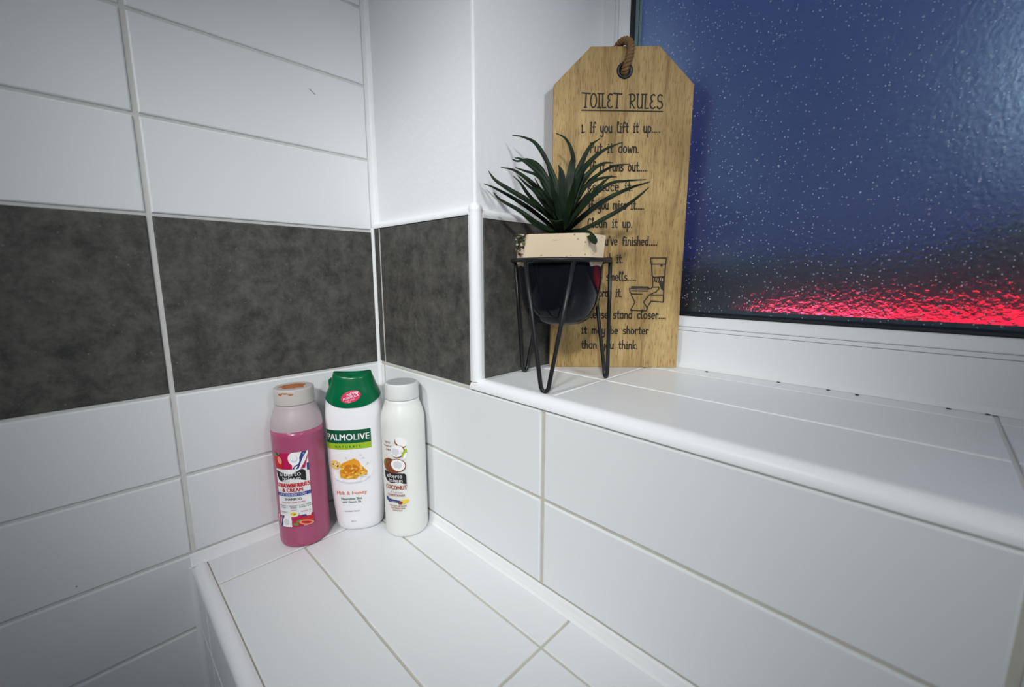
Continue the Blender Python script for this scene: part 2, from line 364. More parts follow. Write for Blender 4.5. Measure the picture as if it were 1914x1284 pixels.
# vertical corner trim with a domed top
bm = bmesh.new()
def cprof(sc=1, cx=XR-.06, cy=.06):
    p = [(2.222, .05), (2.222, .0)]+[(x, y) for x, y in quarter(XR-.055, .062, .075, math.radians(-115), math.radians(12), 12)]+[(XR+.0, .13), (XR-.05, .13)]
    return [(cx+(x-cx)*sc, cy+(y-cy)*sc) for x, y in p]
st = [(.095, 1), (2.06, 1), (2.085, 1.03), (2.115, .96), (2.14, .80), (2.158, .52), (2.163, .15)]
sweep(bm, st, lambda i: [(x, y, st[i][0]) for x, y in cprof(st[i][1])])
struct(link('trim_2', bm, M['trim'], smooth=False), 'vertical white corner trim between the dark tiles and the window recess', 'trim')
# bead on top of the tiling
bm = bmesh.new()
pf = [(.09, 2.03), (-.004, 2.03)]+quarter(.055, 2.05, .068, math.radians(195), math.radians(70), 8)+[(.10, 2.118)]
sweep(bm, [0, 1], lambda i: [((.0, 2.235)[i], y, z) for y, z in pf])
pf2 = [(XR-.12, 1.998), (XR+.004, 1.998)]+quarter(XR-.06, 2.03, .068, math.radians(-15), math.radians(110), 8)+[(XR-.12, 2.10)]
sweep(bm, [0, 1], lambda i: [(x, (.13, D+.02)[i], z) for x, z in pf2])
struct(link('trim_3', bm, M['trim']), 'white bead capping the dark tiles under the plaster', 'trim')
# ledge front trim
bm = bmesh.new()
pf = [(LF-.004, ZL-.06), (LF-.004, ZL+.002), (LF-.02, ZL+.008)]+quarter(LFACE+.082, ZL-.085, .10, math.radians(80), math.radians(190), 10)+[(LFACE-.014, ZL-.135), (LFACE+.03, ZL-.135)]
sweep(bm, [0, 1], lambda i: [((.035, 16.8)[i], y, z) for y, z in pf])
struct(link('trim_4', bm, M['trim']), 'rounded white plastic trim along the front edge of the ledge', 'trim')
# silicone beads where the ledge meets the walls, and down the front
bm = bmesh.new()
def wob(i, k): return .012*noise.noise(Vector((i*.35, k*7.1, 0)))
N_ = 60
def lbead(i):
    y = LFACE-.02+(0-(LFACE-.02))*i/N_; w = wob(i, 1)
    return [(-.01, y, -2.005+w*.5), (.010, y, -2.02+w*.5), (.02, y, -2.06), (.04+w*.6, y, -2.12), (.065+w, y, ZL+.001), (-.01, y, ZL-.02)]
sweep(bm, range(N_+1), lbead)
def bbead(i):
    x = 16.0*i/N_; w = wob(i, 2)
    return [(x, .01, -2.005+w*.5), (x, -.008, -2.02+w*.5), (x, -.016, -2.07), (x, -.03-w*.6, -2.12), (x, -.05-w, ZL+.001), (x, .01, ZL-.02)]
sweep(bm, range(N_+1), lambda i: bbead(i)[::-1])
def fbead(i):
    z = ZL-.03-10.5*i/20
    return [(-.01, LFACE-.05, z), (.015, LFACE-.045, z), (.05, LFACE-.02, z), (.06, LFACE+.01, z), (-.01, LFACE+.01, z)]
sweep(bm, range(21), fbead)
struct(link('trim_5', bm, M['sealant'], smooth=False), 'white silicone seal where the ledge meets the tiled walls', 'trim')
# corner seal between the two walls
bm = bmesh.new()
sweep(bm, [0, 1], lambda i: [(-.02, -.035, (ZL, 2.05)[i]), (.004, -.03, (ZL, 2.05)[i]), (.012, -.012, (ZL, 2.05)[i]), (.03, -.004, (ZL, 2.05)[i]), (.035, .02, (ZL, 2.05)[i]), (-.02, .02, (ZL, 2.05)[i])])
sweep(bm, range(30), lambda i: [(x+.010*noise.noise(Vector((i*.9, 3, 0))), y, 2.06+i*(ZC-2.06)/29) for x, y in ((-.03, -.01), (.0, .0), (.028, .02), (.035, .05), (.03, .12), (-.03, .12))])
struct(link('trim_6', bm, M['sealant']), 'white seal line in the corner between the two walls', 'trim')

# ------------------------------------------------------------------ window
win = struct(empty('window_1', (XR, D, ZS)), 'white plastic window with dark blue frosted glass above the sill', 'window')
inv = Vector((XR, D, ZS))
def wlink(name, bm, mat, parent=win, **k):
    bmesh.ops.translate(bm, verts=bm.verts, vec=-inv)
    return link(name, bm, mat, parent, **k)
X0, X1, Z0, Z1 = 1.93, 15.6, .10, 8.8
def ringp(bm, steps, mi=0):
    rs = []
    for ins, y in steps:
        rs.append([bm.verts.new(p) for p in ((X0+ins, y, Z0+ins), (X1-ins, y, Z0+ins), (X1-ins, y, Z1-ins), (X0+ins, y, Z1-ins))])
    for a, b in zip(rs, rs[1:]):
        for i in range(4):
            j = (i+1) % 4; bm.faces.new((a[i], a[j], b[j], b[i])).material_index = mi
bm = bmesh.new(); ringp(bm, [(0, 3.1), (0, D), (.492, D), (.500, D+.012)]); ringp(bm, [(.505, D+.012), (.508, D), (.545, D), (.552, D+.012)]); ringp(bm, [(.500, D+.012), (.505, D+.012)], 1); ringp(bm, [(.552, D+.012), (.557, D+.012)], 1)
wlink('window_frame', bm, [M['upvc'], M['groove']])
bm = bmesh.new(); ringp(bm, [(.557, D+.012), (.560, D+.002), (.575, D), (.66, D+.045), (.685, D+.065), (.693, D+.078), (.700, D+.10)])
wlink('glazing_bead', bm, M['upvc'])
bm = bmesh.new(); ringp(bm, [(.698, D+.085), (.712, D+.08), (.735, D+.09), (.752, D+.13), (.757, D+.145)])
wlink('gasket', bm, M['gasket'])
bm = bmesh.new(); ringp(bm, [(.60, D+.20), (.80, D+.20)])
box(bm, (X0+.752, D+.128, Z0+.6), (X0+.80, D+.14, Z1-.6), 1)
box(bm, (X0+.815, D+.128, Z0+.6), (X0+.845, D+.14, Z1-.6), 1)
wlink('spacer_bar', bm, [M['gasket'], M['spacer']])
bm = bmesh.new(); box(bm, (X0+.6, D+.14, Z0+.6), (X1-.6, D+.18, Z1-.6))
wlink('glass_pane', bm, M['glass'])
bm = bmesh.new()
sweep(bm, range(41), lambda i: [(XR+.0+i*.33, D+.01, ZS-.02), (XR+i*.33, D-.075+wob(i, 5)*1.5, ZS+.002), (XR+i*.33, D-.03, ZS+.03), (XR+i*.33, D+.0, ZS+.052+wob(i, 6)), (XR+i*.33, D+.01, ZS+.055)])
for px_, py_ in ((4.09, 2.49), (4.90, 2.52), (5.38, 2.51), (5.63, 2.49), (6.31, 2.50), (6.56, 2.51)):
    g_ = bmesh.ops.create_icosphere(bm, subdivisions=1, radius=.014, matrix=Matrix.Translation((px_, py_-.04, ZS+.006)) @ Matrix.Diagonal((1.6, 1, .5, 1)))
    for v in g_['verts']:
        for f in v.link_faces: f.material_index = 1
struct(link('trim_7', bm, [M['sealant'], M['gasket']]), 'white silicone seal between the window frame and the sill', 'trim')

# ------------------------------------------------------------------ outdoors, behind the frosted glass
bm = bmesh.new(); quad(bm, [(-80, 3.2, -30), (120, 3.2, -30), (120, 200, -30), (-80, 200, -30)])
struct(link('ground', bm, plain('dark yard', (.02, .02, .022), .9)), 'dark ground outside the window', 'ground')
bm = bmesh.new()
nx, nz = 70, 24
gr = []
for i in range(nx+1):
    x = -30+i*1.1; top = 1.85+.25*noise.noise(Vector((x*.25, 1, 0)))+1.2*math.exp(-((x-8.6)/2.2)**2)  # last term: hump added to darken the right side of the glass
    col = []
    for k in range(nz+1):
        z = -30+(top+30)*(k/nz)**.35
        d = .5*noise.noise(Vector((x*.9, z*.9, 4)))
        col.append(bm.verts.new((x, 14+d, z)))
    for k in (1, 2): col.append(bm.verts.new((x, 14+k*1.5, top-.3*k)))
    gr.append(col)
for a, b in zip(gr, gr[1:]):
    for k in range(len(a)-1): bm.faces.new((a[k], b[k], b[k+1], a[k+1]))
thing(link('hedge', bm, plain('night hedge', (.004, .006, .006), .9), smooth=True), 'dark hedge outside, a black blur low behind the frosted glass', 'hedge')
lamp = thing(empty('red_glow', (7.6, 12, -.9)), 'added red glowing box outside, blurred along the bottom of the frosted glass', 'outdoor light')  # source of the glow unknown; lens, bulb and housing are made up
bm = bmesh.new()
fr_ = [(-5.6, .92), (-3.5, 1.14), (-1.0, 1.22), (2.0, 1.45), (7, 1.8)]
rr = [[bm.verts.new((x, y, z)) for y, z in ((0, 0), (0, h-.1), (.12, h), (.5, h), (.5, 0))] for x, h in fr_]
for a, b in zip(rr, rr[1:]):
    for i in range(5): bm.faces.new((a[i], b[i], b[(i+1) % 5], a[(i+1) % 5]))
bm.faces.new(rr[0]); bm.faces.new(rr[-1][::-1])
link('light_lens', bm, emis('red lens', (1.0, 0.003, 0.035), 3.2), lamp)
bm = bmesh.new(); box(bm, (-5.2, -.08, .12), (-2.2, .02, .80)); bmesh.ops.bevel(bm, geom=bm.edges[:], offset=.03, segments=2, affect='EDGES')
link('bulb', bm, emis('pink white bulb', (1.0, 0.14, 0.36), 3.2), lamp)
bm = bmesh.new(); box(bm, (-5.5, .5, -.2), (7.3, 1.1, 1.0)); box(bm, (-.3, .6, -29), (.3, 1.0, -.2)); link('light_housing', bm, M['gasket'], lamp)

# ================================================================== bottles
def super_pt(a, b, n, t):
    c, s_ = math.cos(t), math.sin(t)
    return (a*math.copysign(abs(c)**(2/n), c), b*math.copysign(abs(s_)**(2/n), s_))
class Body:
    """lofted bottle surface: stations (z, a, b, n[, dx]); front is local -y"""
    def __init__(self, st): self.st = sorted(st)
    def at(self, z):
        st = self.st
        if z <= st[0][0]: return st[0][1:]
        for p, q in zip(st, st[1:]):
            if z <= q[0]:
                t = (z-p[0])/(q[0]-p[0]) if q[0] > p[0] else 0
                return tuple(p[i]+(q[i]-p[i])*t for i in range(1, len(p)))
        return st[-1][1:]
    def ring(self, z, seg=64):
        v = self.at(z); dx = v[3] if len(v) > 3 else 0
        return [(x+dx, y, z) for x, y in (super_pt(v[0], v[1], v[2], -PI/2+2*PI*k/seg) for k in range(seg))]
    def surf(self, u, z, off):
        """point at arc length u right of the front line, height z, lifted by off"""
        v = self.at(z); a, b, n = v[:3]; dx = v[3] if len(v) > 3 else 0
        st = 40; L = 0; sg = 1 if u >= 0 else -1; p = super_pt(a, b, n, -PI/2); t = -PI/2; dt = PI/2/st
        while L < abs(u) and abs(t+PI/2) < PI*.8:
            t += sg*dt; q = super_pt(a, b, n, t); d = math.hypot(q[0]-p[0], q[1]-p[1])
            if L+d > abs(u):
                f = (abs(u)-L)/d; p = (p[0]+(q[0]-p[0])*f, p[1]+(q[1]-p[1])*f); break
            L += d; p = q
        nx, ny = p[0]/(a*a), p[1]/(b*b); l = math.hypot(nx, ny) or 1
        return Vector((p[0]+dx+nx/l*off, p[1]+ny/l*off, z))
    def mesh(self, zs, seg=64, cap_top=True, cap_bot=True):
        bm = bmesh.new(); rs = [[bm.verts.new(p) for p in self.ring(z, seg)] for z in zs]
        for a, b in zip(rs, rs[1:]):
            for i in range(seg):
                j = (i+1) % seg; bm.faces.new((a[i], a[j], b[j], b[i]))
        if cap_bot: bm.faces.new(rs[0][::-1])
        if cap_top: bm.faces.new(rs[-1])
        return bm
def frange(a, b, n): return [a+(b-a)*i/n for i in range(n+1)]

def text_geo(txt, size, bold=0, xs=1.0, align='CENTER'):
    c = bpy.data.curves.new('t', 'FONT'); c.body = txt; c.size = size; c.align_x = align; c.offset = bold; c.resolution_u = 3; c.space_character = 1.06
    o = bpy.data.objects.new('t', c); COL.objects.link(o)
    bpy.context.view_layer.update()
    me = bpy.data.meshes.new_from_object(o.evaluated_get(bpy.context.evaluated_depsgraph_get()))
    vs = [(v.co.x*xs, v.co.y) for v in me.vertices]; fs = [tuple(p.vertices) for p in me.polygons]
    bpy.data.objects.remove(o); bpy.data.curves.remove(c); bpy.data.meshes.remove(me)
    return vs, fs
class Decal:
    """flat artwork wrapped on a body; several colours in one mesh"""
    def __init__(self, body, u0, z0, off=.0022):
        self.b = body; self.u0 = u0; self.z0 = z0; self.bm = bmesh.new(); self.mats = []; self.k = 0; self.off = off; self.skew = 0
    def mi(self, m):
        if m not in self.mats: self.mats.append(m)
        return self.mats.index(m)
    def P(self, u, z): return self.b.surf(self.u0+u, self.z0+z+self.skew*u, self.off+self.k*.0006)
    def geo(self, vs, fs, m, du=0, dz=0):
        vv = [self.bm.verts.new(self.P(x+du, y+dz)) for x, y in vs]; i = self.mi(m)
        for f in fs:
            try: self.bm.faces.new([vv[j] for j in f]).material_index = i
            except ValueError: pass
        self.k += 1
    def text(self, t, u, z, size, m, bold=0, xs=1.0):
        self.geo(*text_geo(t, size, 0, xs), m, u, z)
        if bold:                       # heavier print: the same outline again, a hair to each side
            for d in (-bold, bold): self.k -= 1; self.geo(*text_geo(t, size, 0, xs), m, u+d, z)
    def rect(self, ua, za, ub, zb, m, nu=10, nz=2):
        vs = [(ua+(ub-ua)*i/nu, za+(zb-za)*j/nz) for j in range(nz+1) for i in range(nu+1)]
        fs = [(j*(nu+1)+i, j*(nu+1)+i+1, (j+1)*(nu+1)+i+1, (j+1)*(nu+1)+i) for j in range(nz) for i in range(nu)]
        self.geo(vs, fs, m)
    def poly(self, pts, m):
        c = (sum(p[0] for p in pts)/len(pts), sum(p[1] for p in pts)/len(pts)); n = len(pts)
        # subdivide towards the centre so that the patch follows the curve
        vs = [c]; fs = []
        for r in (.5, 1): vs += [(c[0]+(p[0]-c[0])*r, c[1]+(p[1]-c[1])*r) for p in pts]
        for i in range(n):
            j = (i+1) % n; fs.append((0, 1+i, 1+j)); fs.append((1+i, 1+n+i, 1+n+j, 1+j))
        self.geo(vs, fs, m)
    def ell(self, u, z, a, b, m, rot=0, n=24, wob_=0, seed=0):
        cr, sr = math.cos(rot), math.sin(rot); P = []
        for i in range(n):
            t = 2*PI*i/n; w = 1+wob_*noise.noise(Vector((math.cos(t)*2+seed, math.sin(t)*2, seed)))
            x, y = a*w*math.cos(t), b*w*math.sin(t); P.append((u+x*cr-y*sr, z+x*sr+y*cr))
        self.poly(P, m)
    def done(self, name, parent): return link(name, self.bm, self.mats, parent, weld=False)

INK = {k: plain('ink '+k, c, .45) for k, c in dict(white=(.84,.84,.85), black=(.012,.014,.018), red=(.55,.015,.02), crimson=(.50,.01,.09), navy=(.03,.045,.19), blue=(.05,.06,.30),
    pgreen=(.0,.085,.035), lime=(.34,.50,.02), dgreen=(.01,.10,.05), honey=(.78,.34,.02), amber=(.62,.20,.01), lhoney=(.90,.58,.12), orange=(.75,.22,.07), brown=(.20,.05,.02), husk=(.28,.10,.04),
    rust=(.36,.09,.05), cream=(.80,.77,.70), grey=(.42,.43,.46), palegrey=(.66,.66,.70), leafg=(.12,.28,.05), yellow=(.85,.62,.03), pink=(.70,.03,.12), lstraw=(.80,.30,.18), milk=(.90,.88,.88)).items()}

def clear_plastic(name, col, rough, alpha_mix):
    """hazy, slightly see-through plastic"""
    m, n, l, b = nmat(name); b.inputs['Base Color'].default_value = (*col, 1); b.inputs['Roughness'].default_value = rough
    b.inputs['Transmission Weight'].default_value = alpha_mix; b.inputs['IOR'].default_value = 1.3
    return m
M['haze_pink'] = clear_plastic('hazy plastic, pinkish', (.74, .65, .68), .35, .4)
M['haze_cap'] = clear_plastic('frosted clear cap', (.88, .89, .88), .35, .2)
M['shampoo'] = plain('pink shampoo through plastic', (.40, .085, .175), .25, sss=.25, var=.05, vscale=8)
M['conditioner'] = plain('milky white bottle', (.80, .81, .78), .3, sss=.2)
M['whitepl'] = plain('glossy white plastic', (.86, .85, .88), .28)
M['greencap'] = plain('glossy green cap', (.0, .125, .045), .25)
M['rust'] = plain('orange residue', (.45, .16, .06), .6, var=.4, vscale=150)
def cap_top_mat(): return plain('scuffed cap top', (.50, .51, .52), .5, var=.12, vscale=60)
M['captop'] = cap_top_mat()

# profile shared by the shampoo and the conditioner
def slim_stations(r):
    return [(0, r*.90, r*.90, 2), (.012, r*.955, r*.955, 2), (.035, r*.985, r*.985, 2), (.08, r, r, 2), (1.58, r, r, 2), (1.64, r*.985, r*.985, 2), (1.70, r*.945, r*.945, 2), (1.76, r*.88, r*.88, 2), (1.81, r*.815, r*.815, 2), (1.85, r*.775, r*.775, 2), (1.88, r*.76, r*.76, 2)]
SZ = [0, .012, .035, .08, .3, .6, .9, 1.2, 1.4, 1.5, 1.57, 1.58, 1.61, 1.64, 1.67, 1.70, 1.73, 1.76, 1.785, 1.81, 1.83, 1.85, 1.88]
def slim_cap(r, H):
    rc = r*.775
    return Body([(1.885, rc*.985, rc*.985, 2), (1.90, rc, rc, 2), (H-.02, rc*.985, rc*.985, 2), (H-.006, rc*.965, rc*.965, 2), (H, rc*.92, rc*.92, 2)]), [1.885, 1.90, 2.0, H-.02, H-.006, H]

# --- pink shampoo
r = .308
pk = thing(empty('shampoo_bottle', (.350, -1.395, ZL), math.radians(55)), 'pink strawberry shampoo bottle with hazy cap, leftmost of the three on the ledge', 'bottle')
B = Body(slim_stations(r))
zl_ = 1.57
link('bottle_body', B.mesh([z for z in SZ if z > 1.565], cap_bot=False), M['haze_pink'], pk, smooth=True)
lq = link('shampoo', B.mesh([z for z in SZ if z <= 1.57], cap_top=True), M['shampoo'], pk, smooth=True); lq['label'] = 'pink liquid shampoo'
for p in lq.data.polygons:
    if len(p.vertices) > 4: p.use_smooth = False
Bc, zc = slim_cap(r, 2.09)
cp = link('cap', Bc.mesh(zc), clear_plastic('yellowed clear cap', (.76, .72, .69), .3, .35), pk, smooth=True)
for p in cp.data.polygons:
    if len(p.vertices) > 4: p.use_smooth = False
bm = bmesh.new()   # orange residue dried on the cap, with the moulded thumb lip under it
rc = r*.765
def blob(bm, cx, cy, z, a, b, h, sd, n=20):
    c = bm.verts.new((cx, cy, z+h)); P = []
    for i in range(n):
        t = 2*PI*i/n; w = 1+.55*noise.noise(Vector((math.cos(t)*1.7+sd, math.sin(t)*1.7, sd)))
        P.append(bm.verts.new((cx+a*w*math.cos(t), cy+b*w*math.sin(t), z)))
    for i in range(n): bm.faces.new((c, P[i], P[(i+1) % n]))
bmesh.ops.create_circle(bm, cap_ends=True, segments=40, radius=.0, matrix=Matrix.Translation((0, 0, 2.09))) if False else None; blob(bm, -.01, -.01, 2.0905, .15, .11, .008, 1); blob(bm, .07, .05, 2.0905, .08, .06, .005, 4); blob(bm, -.06, -.10, 2.0905, .05, .05, .005, 8)
link('residue', bm, M['rust'], cp, weld=False)['label'] = 'orange dried residue on the cap'
dc = Decal(Bc, 0, 0, .002)
dc.ell(-.10, 2.035, .030, .016, M['rust'], wob_=.6, seed=3); dc.ell(.03, 2.035, .030, .014, M['rust'], wob_=.6, seed=5); dc.ell(-.03, 2.05, .05, .008, M['rust'], wob_=.6, seed=9)
dc.done('residue', cp)
# label, 0.47 wide, .80 tall
dc = Decal(B, -.02, .32)
w_, h_ = .210, .99
dc.rect(-w_, 0, w_, h_, INK['white'], 16, 6)
dc.rect(-w_, h_-.22, -.02, h_, INK['crimson'], 8, 2)
dc.rect(-.10, h_-.22, .02, h_-.0, INK['crimson'], 6, 2)
dc.poly([(.02, h_-.22), (.14, h_), (.20, h_), (.09, h_-.22)], INK['navy']); dc.poly([(.10, h_-.22), (.20, h_), (w_, h_), (w_, h_-.12), (.17, h_-.22)], INK['white'])
dc.poly([(.115, h_-.22), (.215, h_-.02), (w_, h_-.06), (.165, h_-.22)], INK['crimson']); dc.rect(w_-.025, h_-.26, w_, h_-.16, INK['navy'], 2, 2)
dc.ell(.045, h_-.085, .065, .085, INK['milk'], rot=.2); dc.ell(.05, h_-.075, .04, .055, INK['palegrey'], rot=.2); dc.ell(.045, h_-.065, .032, .045, INK['milk'], rot=.2)
dc.ell(-.155, h_-.12, .068, .10, INK['red'], rot=.25, wob_=.15, seed=2); dc.ell(-.13, h_-.10, .03, .05, INK['lstraw'], rot=.25); dc.ell(-.19, h_-.03, .035, .018, INK['leafg'], rot=-.5, wob_=.5, seed=4); dc.ell(-.15, h_-.015, .03, .012, INK['leafg'], rot=.3, wob_=.4, seed=6)
dc.ell(-.16, h_-.02, .012, .018, INK['navy'])
dc.poly([(-.195, h_-.245), (.135, h_-.225), (.165, h_-.26), (.165, h_-.385), (-.12, h_-.38), (-.165, h_-.36)], INK['black'])
dc.text('alberto', -.015, h_-.305, .088, INK['milk'], .0004, .95); dc.text('balsam', .0, h_-.365, .080, INK['milk'], .0004, .95)
dc.poly([(-.10, h_-.372), (-.085, h_-.372), (-.06, h_-.378), (-.02, h_-.372), (-.03, h_-.384), (-.08, h_-.384)], INK['palegrey'])
dc.text('STRAWBERRIES', .0, h_-.455, .078, INK['red'], .0030, .74); dc.text('& CREAM', .0, h_-.515, .070, INK['red'], .0022, .80)
dc.rect(-w_, h_-.575, w_, h_-.530, INK['blue'], 16, 1); dc.text('LIMITED EDITION', -.01, h_-.566, .040, INK['white'], .0004, 1.0)
dc.text('SHAMPOO', .0, h_-.632, .050, INK['black'], .0006, .8); dc.text('FOR ALL HAIR TYPES', .0, h_-.670, .028, INK['red'], .0004, 1.0)
for dx, a, b in ((-.13, 'FRUITY', 'SCENT'), (.0, 'GLOSSY', 'SHINE'), (.14, 'ALL HAIR', 'EVERY DAY')):
    dc.text(a, dx, h_-.712, .026, INK['black'], .0003); dc.text(b, dx, h_-.738, .026, INK['black'], .0003)
for dx in (-.065, .068): dc.rect(dx-.002, h_-.74, dx+.002, h_-.69, INK['grey'], 1, 1)
dc.text('WITH', .0, h_-.772, .024, INK['red'], .0003); dc.text('VITAMIN C', -.125, h_-.797, .024, INK['red'], .0003, .9); dc.text('EXTRACTS', .135, h_-.797, .024, INK['red'], .0003, .9)
dc.rect(-w_, 0, w_, .155, INK['white'], 16, 2)
dc.rect(-.03, 0, .10, .155, INK['crimson'], 6, 2)
dc.poly([(-.19, .155), (-.15, .155), (-.20, 0), (-w_, 0)], INK['crimson']); dc.poly([(-.145, .155), (-.115, .155), (-.155, 0), (-.185, 0)], INK['navy']); dc.poly([(.09, .155), (.13, .155), (.16, .09), (.10, .05)], INK['navy']); dc.poly([(.19, .155), (w_, .155), (w_, .03), (.17, .08)], INK['crimson'])
dc.ell(-.085, .075, .058, .07, INK['milk'], rot=-.2); dc.ell(-.09, .07, .035, .046, INK['palegrey'], rot=-.2)
dc.ell(0, .175, .055, .035, INK['white']); dc.ell(0, .18, .038, .026, INK['yellow'], wob_=.3, seed=3); dc.ell(.01, .175, .014, .010, INK['leafg'])
dc.ell(.125, .07, .09, .06, INK['red'], rot=.2, wob_=.12, seed=5); dc.ell(.13, .045, .085, .035, INK['lstraw'], rot=-.35); dc.ell(.13, .045, .06, .018, INK['red'], rot=-.35); dc.ell(.02, .04, .03, .022, INK['leafg'], wob_=.5, seed=7); dc.ell(.05, .085, .03, .012, INK['leafg'], rot=.5)
dc.skew = 0
dc.done('front_label', pk)

# --- coconut conditioner
cn = thing(empty('conditioner_bottle', (1.16, -.315, ZL), math.radians(33)), 'white coconut conditioner bottle nearest the corner under the window, right of the shower gel', 'bottle')
r = .288
B = Body(slim_stations(r))
link('bottle_body', B.mesh(SZ), M['conditioner'], cn, smooth=True)
Bc, zc = slim_cap(r, 2.10)
cp = link('cap', Bc.mesh(zc), M['haze_cap'], cn, smooth=True)
for p in cp.data.polygons:
    if len(p.vertices) > 4: p.use_smooth = False
bm = bmesh.new(); bmesh.ops.create_circle(bm, cap_ends=True, segments=40, radius=r*.66, matrix=Matrix.Translation((0, 0, 2.102)))
link('cap_top', bm, M['captop'], cp)['label'] = 'scuffed grey disc on top of the cap'
dc = Decal(B, .0, .37)
dc.text('lightly', -.10, .965, .045, INK['rust'], .0004, .9); dc.text('tropical', -.10, .915, .045, INK['rust'], .0004, .9); dc.text('scent', -.09, .865, .045, INK['rust'], .0004, .9)
dc.ell(.09, .98, .085, .06, INK['husk'], rot=-.6); dc.ell(.10, .995, .085, .055, INK['milk'], rot=-.6)
dc.ell(.05, .86, .095, .085, INK['husk'], rot=.5); dc.ell(.04, .868, .088, .078, INK['milk'], rot=.5); dc.ell(.02, .86, .05, .05, INK['palegrey'], rot=.5, wob_=.3)
dc.ell(.135, .84, .03, .06, INK['lime'], rot=-.4, wob_=.4, seed=2); dc.ell(.14, .80, .02, .05, INK['milk'], rot=-.4); dc.ell(-.15, .70, .045, .03, INK['leafg'], rot=.7, wob_=.6)
dc.ell(-.07, .665, .115, .10, INK['husk'], rot=-.2, wob_=.1); dc.ell(-.03, .66, .12, .095, INK['brown'], rot=-.4)
dc.ell(.045, .675, .105, .092, INK['husk'], rot=-.35); dc.ell(.045, .678, .092, .08, INK['milk'], rot=-.35); dc.ell(.045, .682, .058, .05, INK['palegrey'], rot=-.35, wob_=.2)
dc.poly([(-.17, .575), (-.02, .560), (.125, .56), (.145, .535), (.145, .41), (-.06, .42), (-.13, .445), (-.16, .49)], INK['black'])
dc.text('alberto', -.01, .498, .078, INK['milk'], .0004, .9); dc.text('balsam', .005, .440, .074, INK['milk'], .0004, .9)
dc.text('COCONUT', .0, .335, .085, INK['rust'], .0030, .66); dc.text('& Lychee', .01, .285, .048, INK['grey'], .0002, .9)
dc.text('CONDITIONER', .0, .238, .045, INK['rust'], .0010, .75)
dc.poly([(-.15, .225), (-.13, .19), (.07, .175), (.07, .135), (-.10, .145), (-.15, .175)], INK['navy']); dc.text('3 WEEKS', -.03, .148, .032, INK['white'], .0003, .8)
dc.ell(.11, .165, .065, .026, INK['yellow'], rot=.25, wob_=.5, seed=4); dc.ell(.06, .15, .03, .022, INK['brown'], rot=.3)
for i, t_ in enumerate(('FOR SOFT SMOOTH', 'AND FRESH HAIR', 'EVERY DAY')): dc.text(t_, .02, .095-.032*i, .032, INK['rust'], .0006, .75)
dc.done('front_label', cn)

# --- white shower gel with green cap
sg = thing(empty('shower_gel_bottle', (.605, -.725, ZL), math.radians(56)), 'white milk and honey shower gel bottle with a green cap, in the middle', 'bottle')
B = Body([(0, .255, .175, 2.3), (.015, .285, .20, 2.3), (.05, .305, .215, 2.3), (.12, .32, .222, 2.3), (.35, .342, .23, 2.3), (.6, .360, .235, 2.3), (.9, .374, .235, 2.3), (1.3, .382, .235, 2.3), (1.6, .380, .235, 2.3), (1.74, .372, .229, 2.3), (1.88, .352, .218, 2.3), (1.91, .30, .19, 2.3)])
def wavy(u, zc): return zc
sbm = B.mesh([0, .015, .05, .12, .25, .35, .5, .6, .75, .9, 1.1, 1.3, 1.45, 1.6, 1.7, 1.78, 1.85, 1.88, 1.91])
link('bottle_body', sbm, M['whitepl'], sg, smooth=True)
# cap: lower edge dips at the front and the back, sides swing up; top pinched and dished
bm = bmesh.new(); seg = 72; levels = 12; rs = []
CB = Body([(1.62, .389, .244, 2.3), (1.76, .380, .238, 2.3), (1.88, .361, .228, 2.3), (1.96, .335, .217, 2.25), (2.04, .300, .200, 2.2), (2.12, .272, .185, 2.2), (2.18, .250, .172, 2.2), (2.21, .240, .162, 2.2)])
for k in range(levels+1):
    rr = []
    for i in range(seg):
        t = -PI/2+2*PI*i/seg; fr_ = abs(math.sin(t))   # 1 at the front
        zb = 1.895-.125*fr_**1.5
        zt = 2.20+.020*abs(math.cos(t))**2-.025*fr_
        z = zb+(zt-zb)*(k/levels)
        v = CB.at(z); x, y = super_pt(v[0], v[1], v[2], t); rr.append(bm.verts.new((x, y, z)))
    rs.append(rr)
for a, b in zip(rs, rs[1:]):
    for i in range(seg):
        j = (i+1) % seg; bm.faces.new((a[i], a[j], b[j], b[i]))
last = rs[-1]
for sc, dz in ((.93, .004), (.80, -.022), (.45, -.045), (.15, -.05)):
    rr = [bm.verts.new((v.co.x*sc, v.co.y*sc, v.co.z+0)) for v in rs[-1]]
    for v in rr: v.co.z += dz
    for i in range(seg):
        j = (i+1) % seg; bm.faces.new((last[i], last[j], rr[j], rr[i]))
    last = rr
bm.faces.new(last)
cp = link('cap', bm, M['greencap'], sg, smooth=True)
# small hinge step on the left shoulder of the cap
bm = bmesh.new(); box(bm, (-.300, -.06, 2.02), (-.255, .06, 2.13)); bmesh.ops.bevel(bm, geom=bm.edges[:], offset=.012, segments=2, affect='EDGES')
link('hinge', bm, M['greencap'], cp)
dc = Decal(CB, -.02, 1.90, .004); dc.skew = .0
dc.ell(.02, .02, .128, .075, INK['pink'], rot=.30); dc.skew = .28
dc.text('NEW', .03, .032, .052, INK['white'], .001); dc.text('FORMULA', .02, -.005, .044, INK['white'], .0008, .95); dc.text('with plant', .01, -.034, .030, INK['white']); dc.text('oils', .0, -.056, .026, INK['white'])
dc.ell(.10, .04, .018, .010, INK['white'], rot=1.0)
dc.done('sticker', cp)['label'] = 'crimson oval sticker'
dc = Decal(B, -.06, .085, .003)
dc.rect(-.335, 1.20, .285, 1.385, INK['pgreen'], 20, 1); dc.rect(-.335, 1.115, .285, 1.20, INK['lime'], 20, 1)
dc.text('PALMOLIVE', -.02, 1.245, .124, INK['white'], .0035, .86); dc.text('N A T U R A L S', -.02, 1.138, .048, INK['dgreen'], .0012, .95)
